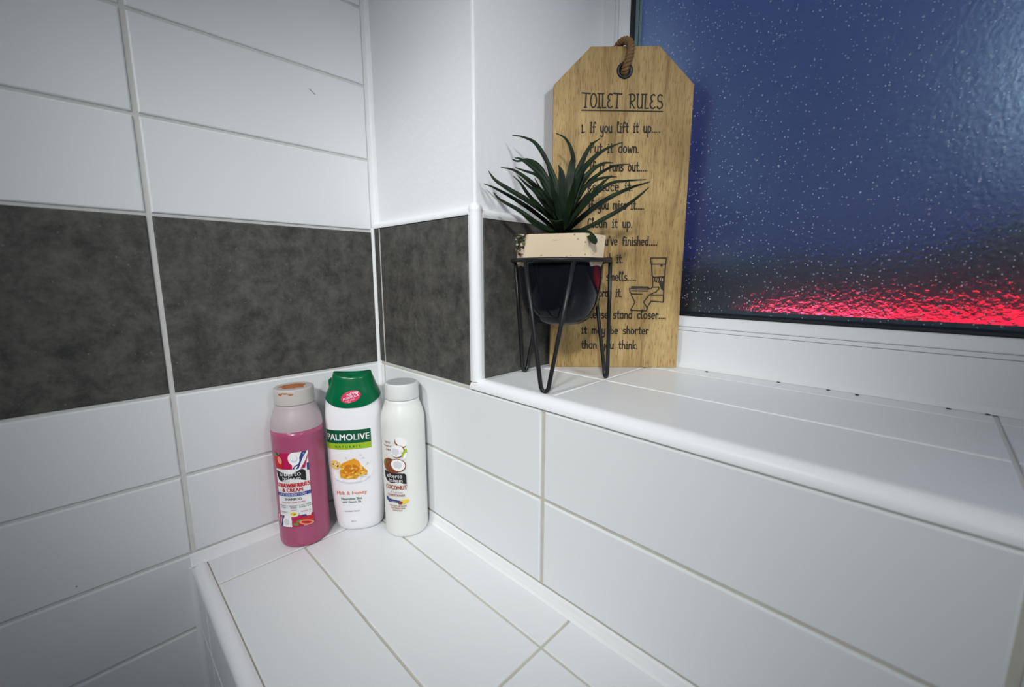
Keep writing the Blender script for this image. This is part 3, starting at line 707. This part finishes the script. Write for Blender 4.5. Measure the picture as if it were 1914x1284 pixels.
# milk splash with honeycomb and walnut
dc.ell(.03, .80, .27, .16, INK['milk'], wob_=.25, seed=3); dc.ell(.02, .68, .22, .05, INK['palegrey'], wob_=.3, seed=5); dc.ell(.01, .705, .21, .055, INK['milk'], wob_=.3, seed=5)
for a_, (uu, zz) in enumerate(((.17, .98), (.22, .90), (-.05, 1.0), (.14, 1.03))): dc.ell(uu, zz, .018, .012, INK['palegrey'], rot=a_)
dc.ell(-.20, .90, .075, .065, INK['lhoney'], wob_=.3, seed=6); 
rnd = random.Random(3)
for i in range(9): dc.ell(-.20+rnd.uniform(-.05, .05), .90+rnd.uniform(-.045, .045), .014, .010, INK[rnd.choice(['brown', 'husk', 'cream'])], rot=rnd.uniform(0, 3), n=8)
dc.poly([(-.14, .78), (-.11, .92), (-.04, .955), (.06, .99), (.11, .95), (.14, .87), (.21, .80), (.20, .735), (.12, .745), (.05, .70), (-.05, .70), (-.13, .72)], INK['honey'])
dc.ell(.03, .84, .09, .07, INK['amber'], wob_=.4, seed=9)
for i in range(46):
    a_ = rnd.uniform(0, 2*PI); q = math.sqrt(rnd.random()); dc.ell(.03+.15*q*math.cos(a_), .82+.105*q*math.sin(a_), .016, .013, INK[rnd.choice(['amber', 'lhoney', 'honey', 'lhoney'])], n=6)
dc.k -= 46
dc.ell(-.01, .735, .05, .018, INK['lhoney'], rot=.5); dc.ell(.15, .76, .05, .02, INK['lhoney'], rot=.3)
dc.z0 = .02
dc.k = 12
dc.text('Milk & Honey', -.01, .535, .075, INK['orange'], .0008, .90)
dc.text('Nourishes Skin', -.01, .460, .050, INK['dgreen'], .0007, .85); dc.text('with Vitamin B5', -.01, .415, .042, INK['dgreen'], .0006, .85); dc.text('SHOWER CREAM', -.01, .280, .028, INK['grey'], .0003, .9); dc.text('500 ml', -.0, .13, .026, INK['grey'], .0003, .9)
dc.done('front_print', sg)

# ================================================================== wooden sign
BL, BR = Vector((2.429, 1.239, 0)), Vector((3.689, 2.435, 0))
ua = (BR-BL).normalized(); sgn_rot = math.atan2(ua.y, ua.x)
SH = 4.02; SW = (BR-BL).length
sign = thing(empty('wooden_sign', (BL.x, BL.y, ZS), sgn_rot), 'tall wooden tag-shaped sign of toilet rules leaning in the corner of the window sill', 'sign')
# local: x along the board, -y towards the viewer, z up
TH = .07
out = [(0, 0), (SW, 0), (SW, 3.585), (1.292, SH), (.452, SH), (0, 3.585)]
hc, hr = (.875, 3.745), .058
bm = bmesh.new()
def sring(y, ins=0):
    cx, cz = SW/2, SH/2
    return [bm.verts.new((x+(ins if x < cx else -ins), y, z+(ins if z < cz else -ins))) for x, z in out]
fr0 = sring(0, .008); fr1 = sring(.008); bk = sring(TH)
def hole(y): return [bm.verts.new((hc[0]+hr*math.cos(2*PI*k/24), y, hc[1]+hr*math.sin(2*PI*k/24))) for k in range(24)]
h0 = hole(0); h1 = hole(TH)
for a, b in ((fr0, fr1), (fr1, bk)):
    for i in range(6):
        j = (i+1) % 6; bm.faces.new((a[j], a[i], b[i], b[j]))
for i in range(24):
    j = (i+1) % 24; bm.faces.new((h0[i], h0[j], h1[j], h1[i]))
def plate(o, h):
    es = []
    for L_ in (o, h):
        for i in range(len(L_)):
            e = bm.edges.get((L_[i], L_[(i+1) % len(L_)])) or bm.edges.new((L_[i], L_[(i+1) % len(L_)])); es.append(e)
    bmesh.ops.triangle_fill(bm, edges=es, use_beauty=True)
plate(fr0, h0); plate(bk, h1)
bmesh.ops.recalc_face_normals(bm, faces=bm.faces)
link('board', bm, M['wood'], sign)
# eyelet
bm = bmesh.new(); prof = [(.056, -.004), (.062, -.012), (.085, -.014), (.098, -.008), (.100, .0)]
rs = [[bm.verts.new((hc[0]+a*math.cos(2*PI*k/40), b, hc[1]+a*math.sin(2*PI*k/40))) for k in range(40)] for a, b in [(.050, TH)]+prof]
for a, b in zip(rs, rs[1:]):
    for i in range(40):
        j = (i+1) % 40; bm.faces.new((a[i], a[j], b[j], b[i]))
link('eyelet', bm, plain('blackened eyelet', (.02, .022, .026), .4, metal=.4), sign, smooth=True)
# rope loop: two twisted strands
path = catmull([(.865, TH+.02, 3.70), (.868, .02, 3.715), (.872, -.045, 3.75), (.905, -.06, 3.86), (.925, -.055, 3.96), (.905, -.035, 4.05), (.845, .02, 4.085), (.79, .09, 4.05), (.775, TH+.05, 3.95), (.82, TH+.05, 3.80), (.865, TH+.02, 3.70)], 14)
bm = bmesh.new()
for ph in (0, 2*PI/3, 4*PI/3):
    pts = []
    for i, p in enumerate(path):
        t = (path[min(i+1, len(path)-1)]-path[max(i-1, 0)]).normalized(); s_ = t.cross(Vector((1, .2, 0))).normalized() if abs(t.x) < .9 else t.cross(Vector((0, 0, 1))).normalized(); u_ = t.cross(s_)
        an = ph+i*.42; pts.append(p+(s_*math.cos(an)+u_*math.sin(an))*.027)
    tube(bm, pts, .0225, 8)
link('rope', bm, plain('jute rope', (.20, .115, .05), .9, bump=.8, bscale=500, var=.45, vscale=220), sign, smooth=True)
# hand-drawn stroke lettering
def arc(cx, cy, rx, ry, a0, a1, n=10): return [(cx+rx*math.cos(math.radians(a0+(a1-a0)*k/n)), cy+ry*math.sin(math.radians(a0+(a1-a0)*k/n))) for k in range(n+1)]
F = {  # width, strokes; x-height 1, cap 1.7, descender -.7
'a': (.75, [arc(.35, .5, .30, .48, 80, 360), [(.62, 1), (.62, 0)], [(.3, 1), (.62, 1)]]), 'b': (.7, [[(.1, 1.7), (.1, 0)], arc(.35, .42, .27, .42, 140, -150)]),
'c': (.65, [arc(.38, .5, .3, .5, 50, 310)]), 'd': (.75, [arc(.35, .5, .3, .48, 60, 330), [(.64, 1.75), (.64, 0)]]), 'e': (.7, [[(.08, .5), (.62, .55)], arc(.36, .5, .29, .5, 10, 310)]),
'f': (.55, [arc(.42, 1.35, .18, .3, 20, 180, 6)+[(.24, 0)], [(.02, .9), (.55, .9)]]), 'g': (.75, [arc(.35, .5, .3, .48, 60, 360), [(.64, 1), (.64, -.4)]+arc(.36, -.4, .28, .3, 0, -150, 6)]),
'h': (.7, [[(.1, 1.75), (.1, 0)], [(.1, .6)]+arc(.34, .6, .24, .38, 150, 0, 6)+[(.6, 0)]]), 'i': (.38, [[(.06, 1), (.2, 1), (.2, 0)], [(.05, 0), (.36, 0)], [(.19, 1.35), (.21, 1.42)]]),
'k': (.65, [[(.1, 1.75), (.1, 0)], [(.55, .95), (.1, .45), (.58, 0)]]), 'l': (.42, [arc(.16, 1.5, .12, .25, -60, 200, 8)+[(.12, .1), (.3, 0), (.4, .08)]]), 'm': (1.0, [[(.08, 1), (.08, 0)], [(.08, .7)]+arc(.28, .65, .2, .33, 140, 0, 5)+[(.48, 0)], [(.48, .7)]+arc(.68, .65, .2, .33, 140, 0, 5)+[(.88, 0)]]),
'n': (.7, [[(.1, 1), (.1, 0)], [(.1, .65)]+arc(.34, .6, .26, .38, 150, 0, 6)+[(.6, 0)]]), 'o': (.72, [arc(.36, .5, .3, .5, 0, 360, 14)]), 'p': (.72, [[(.1, 1), (.1, -.75)], arc(.36, .5, .28, .48, 140, -140)]),
'r': (.55, [[(.12, 1), (.12, 0)], [(.12, .6)]+arc(.36, .62, .24, .36, 150, 40, 5)]), 's': (.6, [arc(.32, .75, .22, .24, 40, 230, 7)+arc(.3, .25, .25, .26, 80, -140, 8)]), 't': (.55, [[(.26, 1.5), (.26, .1), (.4, 0), (.5, .06)], [(.02, .98), (.52, .98)]]),
'u': (.72, [[(.1, 1)]+arc(.33, .35, .23, .35, 180, 340, 6), [(.6, 1), (.6, 0), (.68, .02)]]), 'v': (.62, [[(.05, 1), (.3, 0), (.56, 1)]]), 'w': (.9, [[(.05, 1), (.2, 0), (.44, .75), (.66, 0), (.84, 1)]]), 'y': (.72, [[(.1, 1)]+arc(.33, .4, .23, .35, 180, 340, 6), [(.6, 1), (.6, -.4)]+arc(.34, -.4, .26, .3, 0, -150, 6)]),
'z': (.6, [[(.05, 1), (.5, 1), (.05, 0), (.55, 0)]]), 'q': (.72, [arc(.35, .5, .3, .48, 60, 360), [(.64, 1), (.64, -.75)]]), 'x': (.6, [[(.05, 1), (.55, 0)], [(.55, 1), (.05, 0)]]), 'j': (.4, [[(.25, 1), (.25, -.5), (.05, -.7)]]),
'.': (.26, [[(.10, .02), (.12, .08)]]), "'": (.25, [[(.12, 1.7), (.10, 1.4)]]), ' ': (.75, []),
'1': (.35, [[(.06, 1.0), (.18, 1.25), (.18, 0)], [(.04, 0), (.32, 0)]]), '2': (.6, [arc(.3, .95, .24, .3, 160, -20, 6)+[(.05, 0), (.55, 0)]]), '3': (.6, [arc(.28, .95, .22, .28, 150, -90, 6)+arc(.28, .33, .25, .33, 90, -150, 6)]), '4': (.6, [[(.4, 0), (.4, 1.25), (.05, .4), (.58, .4)]]), '5': (.6, [[(.5, 1.25), (.12, 1.25), (.1, .7)]+arc(.28, .38, .26, .36, 110, -150, 7)]), '6': (.6, [[(.42, 1.28), (.12, .6)]+arc(.3, .35, .23, .34, 160, -180, 9)]),
'I': (.40, [[(.2, 1.6), (.2, 0)], [(.03, 1.6), (.37, 1.6)], [(.03, 0), (.37, 0)]]), 'P': (.7, [[(.12, 1.65), (.12, 0)], [(.0, 1.6)]+arc(.3, 1.25, .32, .4, 110, -110, 8)+[(.12, .85)]]), 'R': (.75, [[(.14, 1.6), (.14, 0)], [(.0, 1.55)]+arc(.34, 1.2, .30, .42, 110, -110, 8)+[(.14, .78), (.62, 0)]]), 'C': (.75, [arc(.42, .8, .34, .82, 50, 310, 12)]),
'F': (.62, [[(.12, 1.6), (.12, 0)], [(.0, 1.6), (.6, 1.6)], [(.12, .85), (.5, .85)]]), 'S': (.72, [arc(.38, 1.2, .26, .4, 40, 240, 8)+arc(.36, .42, .3, .42, 80, -150, 9)]),
'T': (.82, [[(-.04, 1.66), (.86, 1.6)], [(.41, 1.63), (.36, 0)], [(.24, 0), (.48, 0)]]), 'O': (.72, [arc(.36, .8, .32, .8, 0, 360, 18)]), 'L': (.55, [[(.12, 1.6), (.12, 0), (.5, .02)], [(.0, 1.6), (.24, 1.6)]]), 'E': (.68, [arc(.36, 1.22, .26, .38, 50, 250, 8)+arc(.36, .42, .30, .42, 100, 320, 9)]), 'U': (.8, [[(.12, 1.6)]+arc(.38, .5, .26, .48, 180, 340, 8), [(.64, 1.6), (.64, 0)], [(.02, 1.6), (.22, 1.6)], [(.54, 1.6), (.74, 1.6)]]),
}
def ribbon(bm, pts, w, y, dots=True):
    pts = [Vector((p[0], y, p[1])) for p in pts]
    for a, b in zip(pts, pts[1:]):
        d = (b-a); 
        if d.length < 1e-6: continue
        n_ = Vector((-d.z, 0, d.x)).normalized()*w*.5
        bm.faces.new([bm.verts.new(p) for p in (a-n_, b-n_, b+n_, a+n_)])
    if dots:
        for p in pts: bm.faces.new([bm.verts.new(p+Vector((math.cos(k*PI/4)*w*.5, -.0002, math.sin(k*PI/4)*w*.5))) for k in range(8)])
def write(bm, txt, x0, z0, xh, x1=None, w=.014, sl=0, track=.12):
    W_ = sum(F[c][0]+track for c in txt); sx = (x1-x0)/W_ if x1 else xh*.75
    x = 0
    for c in txt:
        for st_ in F[c][1]: ribbon(bm, [(x0+(x+px)*sx, z0+py*xh+sl*(x+px)*sx) for px, py in st_], w, -.0025)
        x += F[c][0]+track
burn = plain('burnt lettering', (.030, .020, .012), .7)
bm = bmesh.new(); write(bm, 'TOILET RULES', .36, 3.325, .100, 1.37, .018, sl=-.022, track=.06)
ribbon(bm, [(.354, 3.292), (1.362, 3.270)], .016, -.0026)
link('title_lettering', bm, burn, sign, weld=False)
LN = [("1. If you lift it up.....", .358, 1.36, 3.030, .072), ("Put it down.", .475, 1.10, 2.790, .070), ("2. If it runs out.....", .358, 1.22, 2.568, .070), ("Replace it.", .455, 1.045, 2.325, .070), ("3. If you miss it.....", .358, 1.20, 2.098, .070), ("Clean it up.", .468, 1.06, 1.868, .068),
      ("4. If you've finished.....", .352, 1.395, 1.645, .066), ("Flush it.", .60, .955, 1.415, .068), ("5. If it smells.....", .352, 1.14, 1.185, .066), ("Spray it.", .60, .955, .968, .066), ("6. Please stand closer....", .352, 1.56, .680, .066), ("it may be shorter", .428, 1.34, .468, .062), ("than you think.", .430, 1.205, .262, .068)]
bm = bmesh.new()
for t_, a, b, z, xh in LN: write(bm, t_, a, z, xh, b, .0165, sl=-.006)
link('rules_lettering', bm, burn, sign, weld=False)
bm = bmesh.new()
for pl in [[(1.309, 1.475), (1.515, 1.475), (1.513, 1.395), (1.321, 1.395), (1.309, 1.475)], [(1.325, 1.395), (1.343, 1.239), (1.365, 1.225), (1.508, 1.232), (1.51, 1.395)],
    [(1.351, 1.225), (1.358, 1.104)], [(1.05, 1.075), (1.295, 1.068), (1.338, 1.075), (1.351, 1.092), (1.437, 1.096), (1.439, 1.068), (1.405, 1.032), (1.313, 0.989), (1.246, 0.895), (1.301, 0.815), (1.288, 0.778), (1.077, 0.785), (1.13, 0.894), (1.075, 0.996)],
    [(1.05, 1.075), (1.059, 1.024), (1.089, 1.003), (1.219, 1.0)], [(1.328, 0.989), (1.501, 0.989)], [(1.293, 0.822), (1.346, 0.909), (1.506, 0.895)], [(1.505, 1.232), (1.506, 0.895)], [(1.073, 1.046), (1.289, 1.043)]]:
    ribbon(bm, pl, .016, -.0025)
ribbon(bm, [(1.078, 1.096), (1.286, 1.092), (1.309, 1.075)], .024, -.0025)
bm.faces.new([bm.verts.new((x, -.0025, z)) for x, z in [(1.37, 1.229), (1.505, 1.229), (1.502, 1.046), (1.467, 1.068), (1.436, 1.150), (1.375, 1.165)]])
ribbon(bm, arc(1.457, 1.376, .010, .010, 0, 360, 8), .014, -.003)
link('toilet_drawing', bm, burn, sign, weld=False)
bm = bmesh.new()
for (x, z, h) in ((1.395, 1.20, .03), (1.42, 1.185, .035), (1.455, 1.20, .03), (1.48, 1.19, .03)): ribbon(bm, [(x, z-h*.5), (x, z+h*.5)], .014, -.0036)
link('drawing_highlights', bm, plain('pale wood', (.42, .30, .15), .7), sign, weld=False)

# ================================================================== plant stand and plant
PC = Vector((3.0, .72, 0))
stand = thing(empty('plant_stand', (PC.x, PC.y, ZS)), 'black wire hairpin stand holding the potted plant on the sill', 'plant stand')
RR, RZ, WR = .555, 1.515-ZS, .0235
bm = bmesh.new(); tube(bm, [(RR*math.cos(2*PI*k/72), RR*math.sin(2*PI*k/72), RZ) for k in range(72)], WR, 12, closed=True)
link('ring', bm, M['black_metal'], stand, smooth=True)
for az in (-66, 175, 56):
    a = math.radians(az); d = math.radians(28)
    A = Vector((RR*math.cos(a-d), RR*math.sin(a-d), RZ-.01)); Bq = Vector((RR*math.cos(a+d), RR*math.sin(a+d), RZ-.01))
    fc = Vector(((.60)*math.cos(a), (.60)*math.sin(a), WR)); tn = Vector((-math.sin(a), math.cos(a), 0))*.05
    pts = [A, A*.5+(fc-tn+Vector((0, 0, .09)))*.5, fc-tn+Vector((0, 0, .09)), fc-tn*.85+Vector((0, 0, .045)), fc-tn*.45+Vector((0, 0, .010)), fc, fc+tn*.45+Vector((0, 0, .010)), fc+tn*.85+Vector((0, 0, .045)), fc+tn+Vector((0, 0, .09)), Bq*.5+(fc+tn+Vector((0, 0, .09)))*.5, Bq]
    bm = bmesh.new(); tube(bm, pts, WR, 10)
    link('leg', bm, M['black_metal'], stand, smooth=True)

pz = .80                                   # underside of the bowl
pot = thing(empty('potted_plant', (PC.x, PC.y, pz)), 'spiky green artificial plant in a black bowl with a speckled cream rim', 'potted plant')
bm = bmesh.new(); seg = 64
prof = [(.0, .0), (.20, .0), (.27, .012), (.33, .05), (.385, .12), (.425, .22), (.455, .36), (.475, .52), (.485, .66), (.487, .70), (.47, .70), (.44, .5), (.2, .1), (0, .1)]
rs = [[bm.verts.new((max(a, 1e-4)*math.cos(2*PI*k/seg), max(a, 1e-4)*math.sin(2*PI*k/seg), b)) for k in range(seg)] for a, b in prof]
for a, b in zip(rs, rs[1:]):
    for i in range(seg):
        j = (i+1) % seg; bm.faces.new((a[i], a[j], b[j], b[i]))
link('bowl', bm, M['black_glaze'], pot, smooth=True)
# faceted clay rim: alternating narrow-top and wide-top facets
view_az = math.degrees(math.atan2(-3.19-.72, 6.07-3.0))   # towards the room
bm = bmesh.new()
def loop(R, z, full_a, off=0):
    P = []
    for k in range(3):
        c0 = view_az-8+off+k*120
        for s_ in (-1, 1):
            an = math.radians(c0+s_*full_a/2); P.append((R*math.cos(an), R*math.sin(an), z))
    return P
Lb, Lt = loop(.505, .675, 97), loop(.505, .985, 72)
Lbb = loop(.47, .62, 97); Ltin = loop(.44, .985, 72); Lin = loop(.42, .88, 72)
rs = [[bm.verts.new(p) for p in L_] for L_ in (Lbb, Lb, Lt, Ltin, Lin)]
for a, b in zip(rs, rs[1:]):
    for i in range(6):
        j = (i+1) % 6; bm.faces.new((a[i], a[j], b[j], b[i]))
bm.faces.new(rs[0][::-1])
bmesh.ops.bevel(bm, geom=bm.edges[:], offset=.008, segments=2, affect='EDGES')
link('rim', bm, M['cream'], pot)['label'] = 'faceted speckled cream rim'
bm = bmesh.new(); bmesh.ops.create_circle(bm, cap_ends=True, segments=24, radius=.40, matrix=Matrix.Translation((0, 0, .92)))
rnd = random.Random(5)
def pebble(bm, p, r_, mi):
    g = bmesh.ops.create_icosphere(bm, subdivisions=1, radius=r_, matrix=Matrix.Translation(p) @ Matrix.Rotation(rnd.uniform(0, 3), 4, 'X') @ Matrix.Diagonal((1, rnd.uniform(.6, 1), rnd.uniform(.6, 1), 1)))
    for v in g['verts']:
        for f in v.link_faces: f.material_index = mi
for i in range(150):
    a = rnd.uniform(0, 2*PI); q = math.sqrt(rnd.random())*.38; pebble(bm, (q*math.cos(a), q*math.sin(a), .94+rnd.uniform(0, .02)), rnd.uniform(.014, .026), rnd.choice((0, 1, 1, 2)))
for i in range(95):                        # heap of grit and moss at the left edge of the rim
    dl = rnd.uniform(-92, -52); q = rnd.uniform(.47, .515); a = math.radians(view_az+dl); zz = rnd.uniform(.80+.05*math.sin(dl), .995)
    pebble(bm, (q*math.cos(a), q*math.sin(a), zz), rnd.uniform(.012, .023), rnd.choice((0, 0, 1, 2, 3)))
gv = link('gravel', bm, [plain('dark grit', (.03, .028, .024), .9), plain('brown grit', (.16, .12, .07), .9), plain('pale grit', (.55, .53, .48), .8), plain('moss', (.10, .12, .03), .9)], pot, weld=False)
gv['kind'] = 'stuff'
# leaves -------------------------------------------------------------
cam_p = Vector((6.067, -3.195, 0)); vd = (cam_p-PC); vd.z = 0; vd.normalize(); vr = Vector((-vd.y, vd.x, 0))   # towards the room, and sideways
bm = bmesh.new()
def leaf(P, wmax, base_w=.045, blunt=False):
    """P: control points (side, up, out) measured from the crown"""
    c = catmull([vr*a+Vector((0, 0, b))+vd*d for a, b, d in P], 7); n = len(c); rows_ = []
    for i, p in enumerate(c):
        t = i/(n-1); tg = (c[min(i+1, n-1)]-c[max(i-1, 0)]).normalized()
        ax = Vector((p.x, p.y, 0)); side = tg.cross(vd*.75+Vector((0, 0, .65)))
        side.normalize(); nn = side.cross(tg).normalized()
        if blunt: w = base_w+(wmax-base_w)*math.sin(min(t*1.3, 1)*PI/2); w *= (1 if t < .86 else math.sqrt(max(0, 1-((t-.86)/.14)**2))+.02)
        else: w = (base_w+(wmax-base_w)*math.sin(min(1, t/.45)*PI/2)) if t < .45 else wmax*(1-((t-.45)/.55)**1.25)**.95+.003
        rows_.append([bm.verts.new(p-side*w+nn*w*.28), bm.verts.new(p-side*w*.5+nn*w*.06), bm.verts.new(p-nn*w*.10), bm.verts.new(p+side*w*.5+nn*w*.06), bm.verts.new(p+side*w+nn*w*.28)])
    for a, b in zip(rows_, rows_[1:]):
        for k in range(4): bm.faces.new((a[k], a[k+1], b[k+1], b[k]))
K = .1792/161.0
def L(pts, out, w, **k):
    n = len(pts); Q = []
    for i, (x, y) in enumerate(pts[::-1]):
        t = (i)/(n-1); d = out*t**1.2+.05*(1 if out > 0 else -1)*math.sin(t*PI); f = 1-d/5.0
        Q.append(((x-825)*K*f, (1120-y)*K*f-.02*d, d))
    leaf(Q, w, **k)
LV = [([(320,112),(440,140),(560,210),(680,400),(780,640),(835,1000)], -.25, .030), ([(755,100),(850,160),(915,290),(928,450),(880,800),(850,1060)], -.40, .028), ([(1185,165),(1090,240),(1010,400),(930,600),(880,850),(850,1080)], -.35, .042),
 ([(1400,245),(1230,310),(1090,420),(980,570),(900,850),(850,1080)], .30, .046), ([(318,335),(375,360),(470,355),(580,420),(700,610),(820,900),(835,1080)], -.30, .040), ([(345,352),(430,380),(600,520),(720,700),(810,900),(830,1080)], .20, .045),
 ([(205,430),(340,465),(480,560),(600,680),(760,900),(820,1080)], .05, .034), ([(350,455),(450,490),(560,530),(640,620),(780,880),(830,1080)], .35, .034), ([(78,465),(150,560),(300,660),(500,780),(740,960),(820,1100)], .12, .040),
 ([(30,580),(150,630),(350,740),(560,880),(740,1030),(815,1100)], .0, .032), ([(125,685),(200,760),(380,860),(560,980),(740,1070),(820,1110)], .30, .036), ([(330,545),(400,610),(500,740),(620,850),(760,980),(820,1100)], .50, .034),
 ([(378,540),(460,620),(560,700),(680,850),(790,980),(825,1090)], .42, .038), ([(550,580),(600,660),(690,760),(740,900),(820,1080)], .55, .036), ([(785,430),(815,520),(825,700),(830,900),(830,1090)], .18, .062), ([(905,355),(900,450),(880,650),(860,850),(840,1090)], -.22, .050),
 ([(1320,405),(1220,412),(1110,480),(1000,620),(890,860),(845,1080)], -.15, .040), ([(1480,415),(1330,430),(1180,510),(1060,620),(920,860),(845,1080)], -.30, .028), ([(1360,555),(1250,560),(1120,600),(1000,700),(890,900),(845,1080)], .15, .036),
 ([(1310,560),(1200,650),(1100,770),(1000,880),(900,1010),(840,1100)], .45, .056), ([(1640,590),(1450,600),(1300,620),(1150,720),(980,900),(850,1080)], .20, .030), ([(1680,605),(1500,660),(1300,750),(1100,880),(940,1010),(845,1095)], .10, .040),
 ([(1670,675),(1560,770),(1400,880),(1150,1010),(960,1090),(845,1115)], .38, .034), ([(410,900),(520,990),(660,1060),(820,1115)], .35, .032),
 ([(650,330),(700,470),(760,700),(810,900),(835,1080)], -.45, .036), ([(1050,420),(1010,560),(940,760),(870,960),(840,1090)], .10, .048), ([(700,560),(740,700),(790,860),(825,1060)], .30, .048), ([(960,560),(930,700),(890,880),(845,1070)], .35, .046), ([(620,700),(700,820),(780,950),(825,1080)], .55, .042), ([(1120,640),(1040,760),(950,900),(850,1070)], -.1, .048), ([(560,820),(680,920),(780,1020),(825,1100)], .2, .044), ([(1050,860),(980,930),(900,1030),(840,1100)], .5, .046)]
for pts, out_, w in LV: leaf_w = w*.86; L(pts, out_, leaf_w, base_w=min(.038, w))
L([(1172,1225),(1110,1130),(1020,1085),(930,1080),(850,1105)], .50, .040, blunt=True)
L([(770,985),(775,1010),(800,1070),(830,1110)], .42, .075, blunt=True)
bmesh.ops.translate(bm, verts=bm.verts, vec=(0, 0, .98))
# thin crown the leaves spring from
tube(bm, [(0, 0, .90), (0, 0, .96), (0, 0, 1.02), (0, 0, 1.08)], lambda t: .11*(1-.45*t), 16)
fo = link('foliage', bm, M['leaf'], pot, smooth=True, weld=False)
md = fo.modifiers.new('thickness', 'SOLIDIFY'); md.thickness = .0006; md.offset = 0
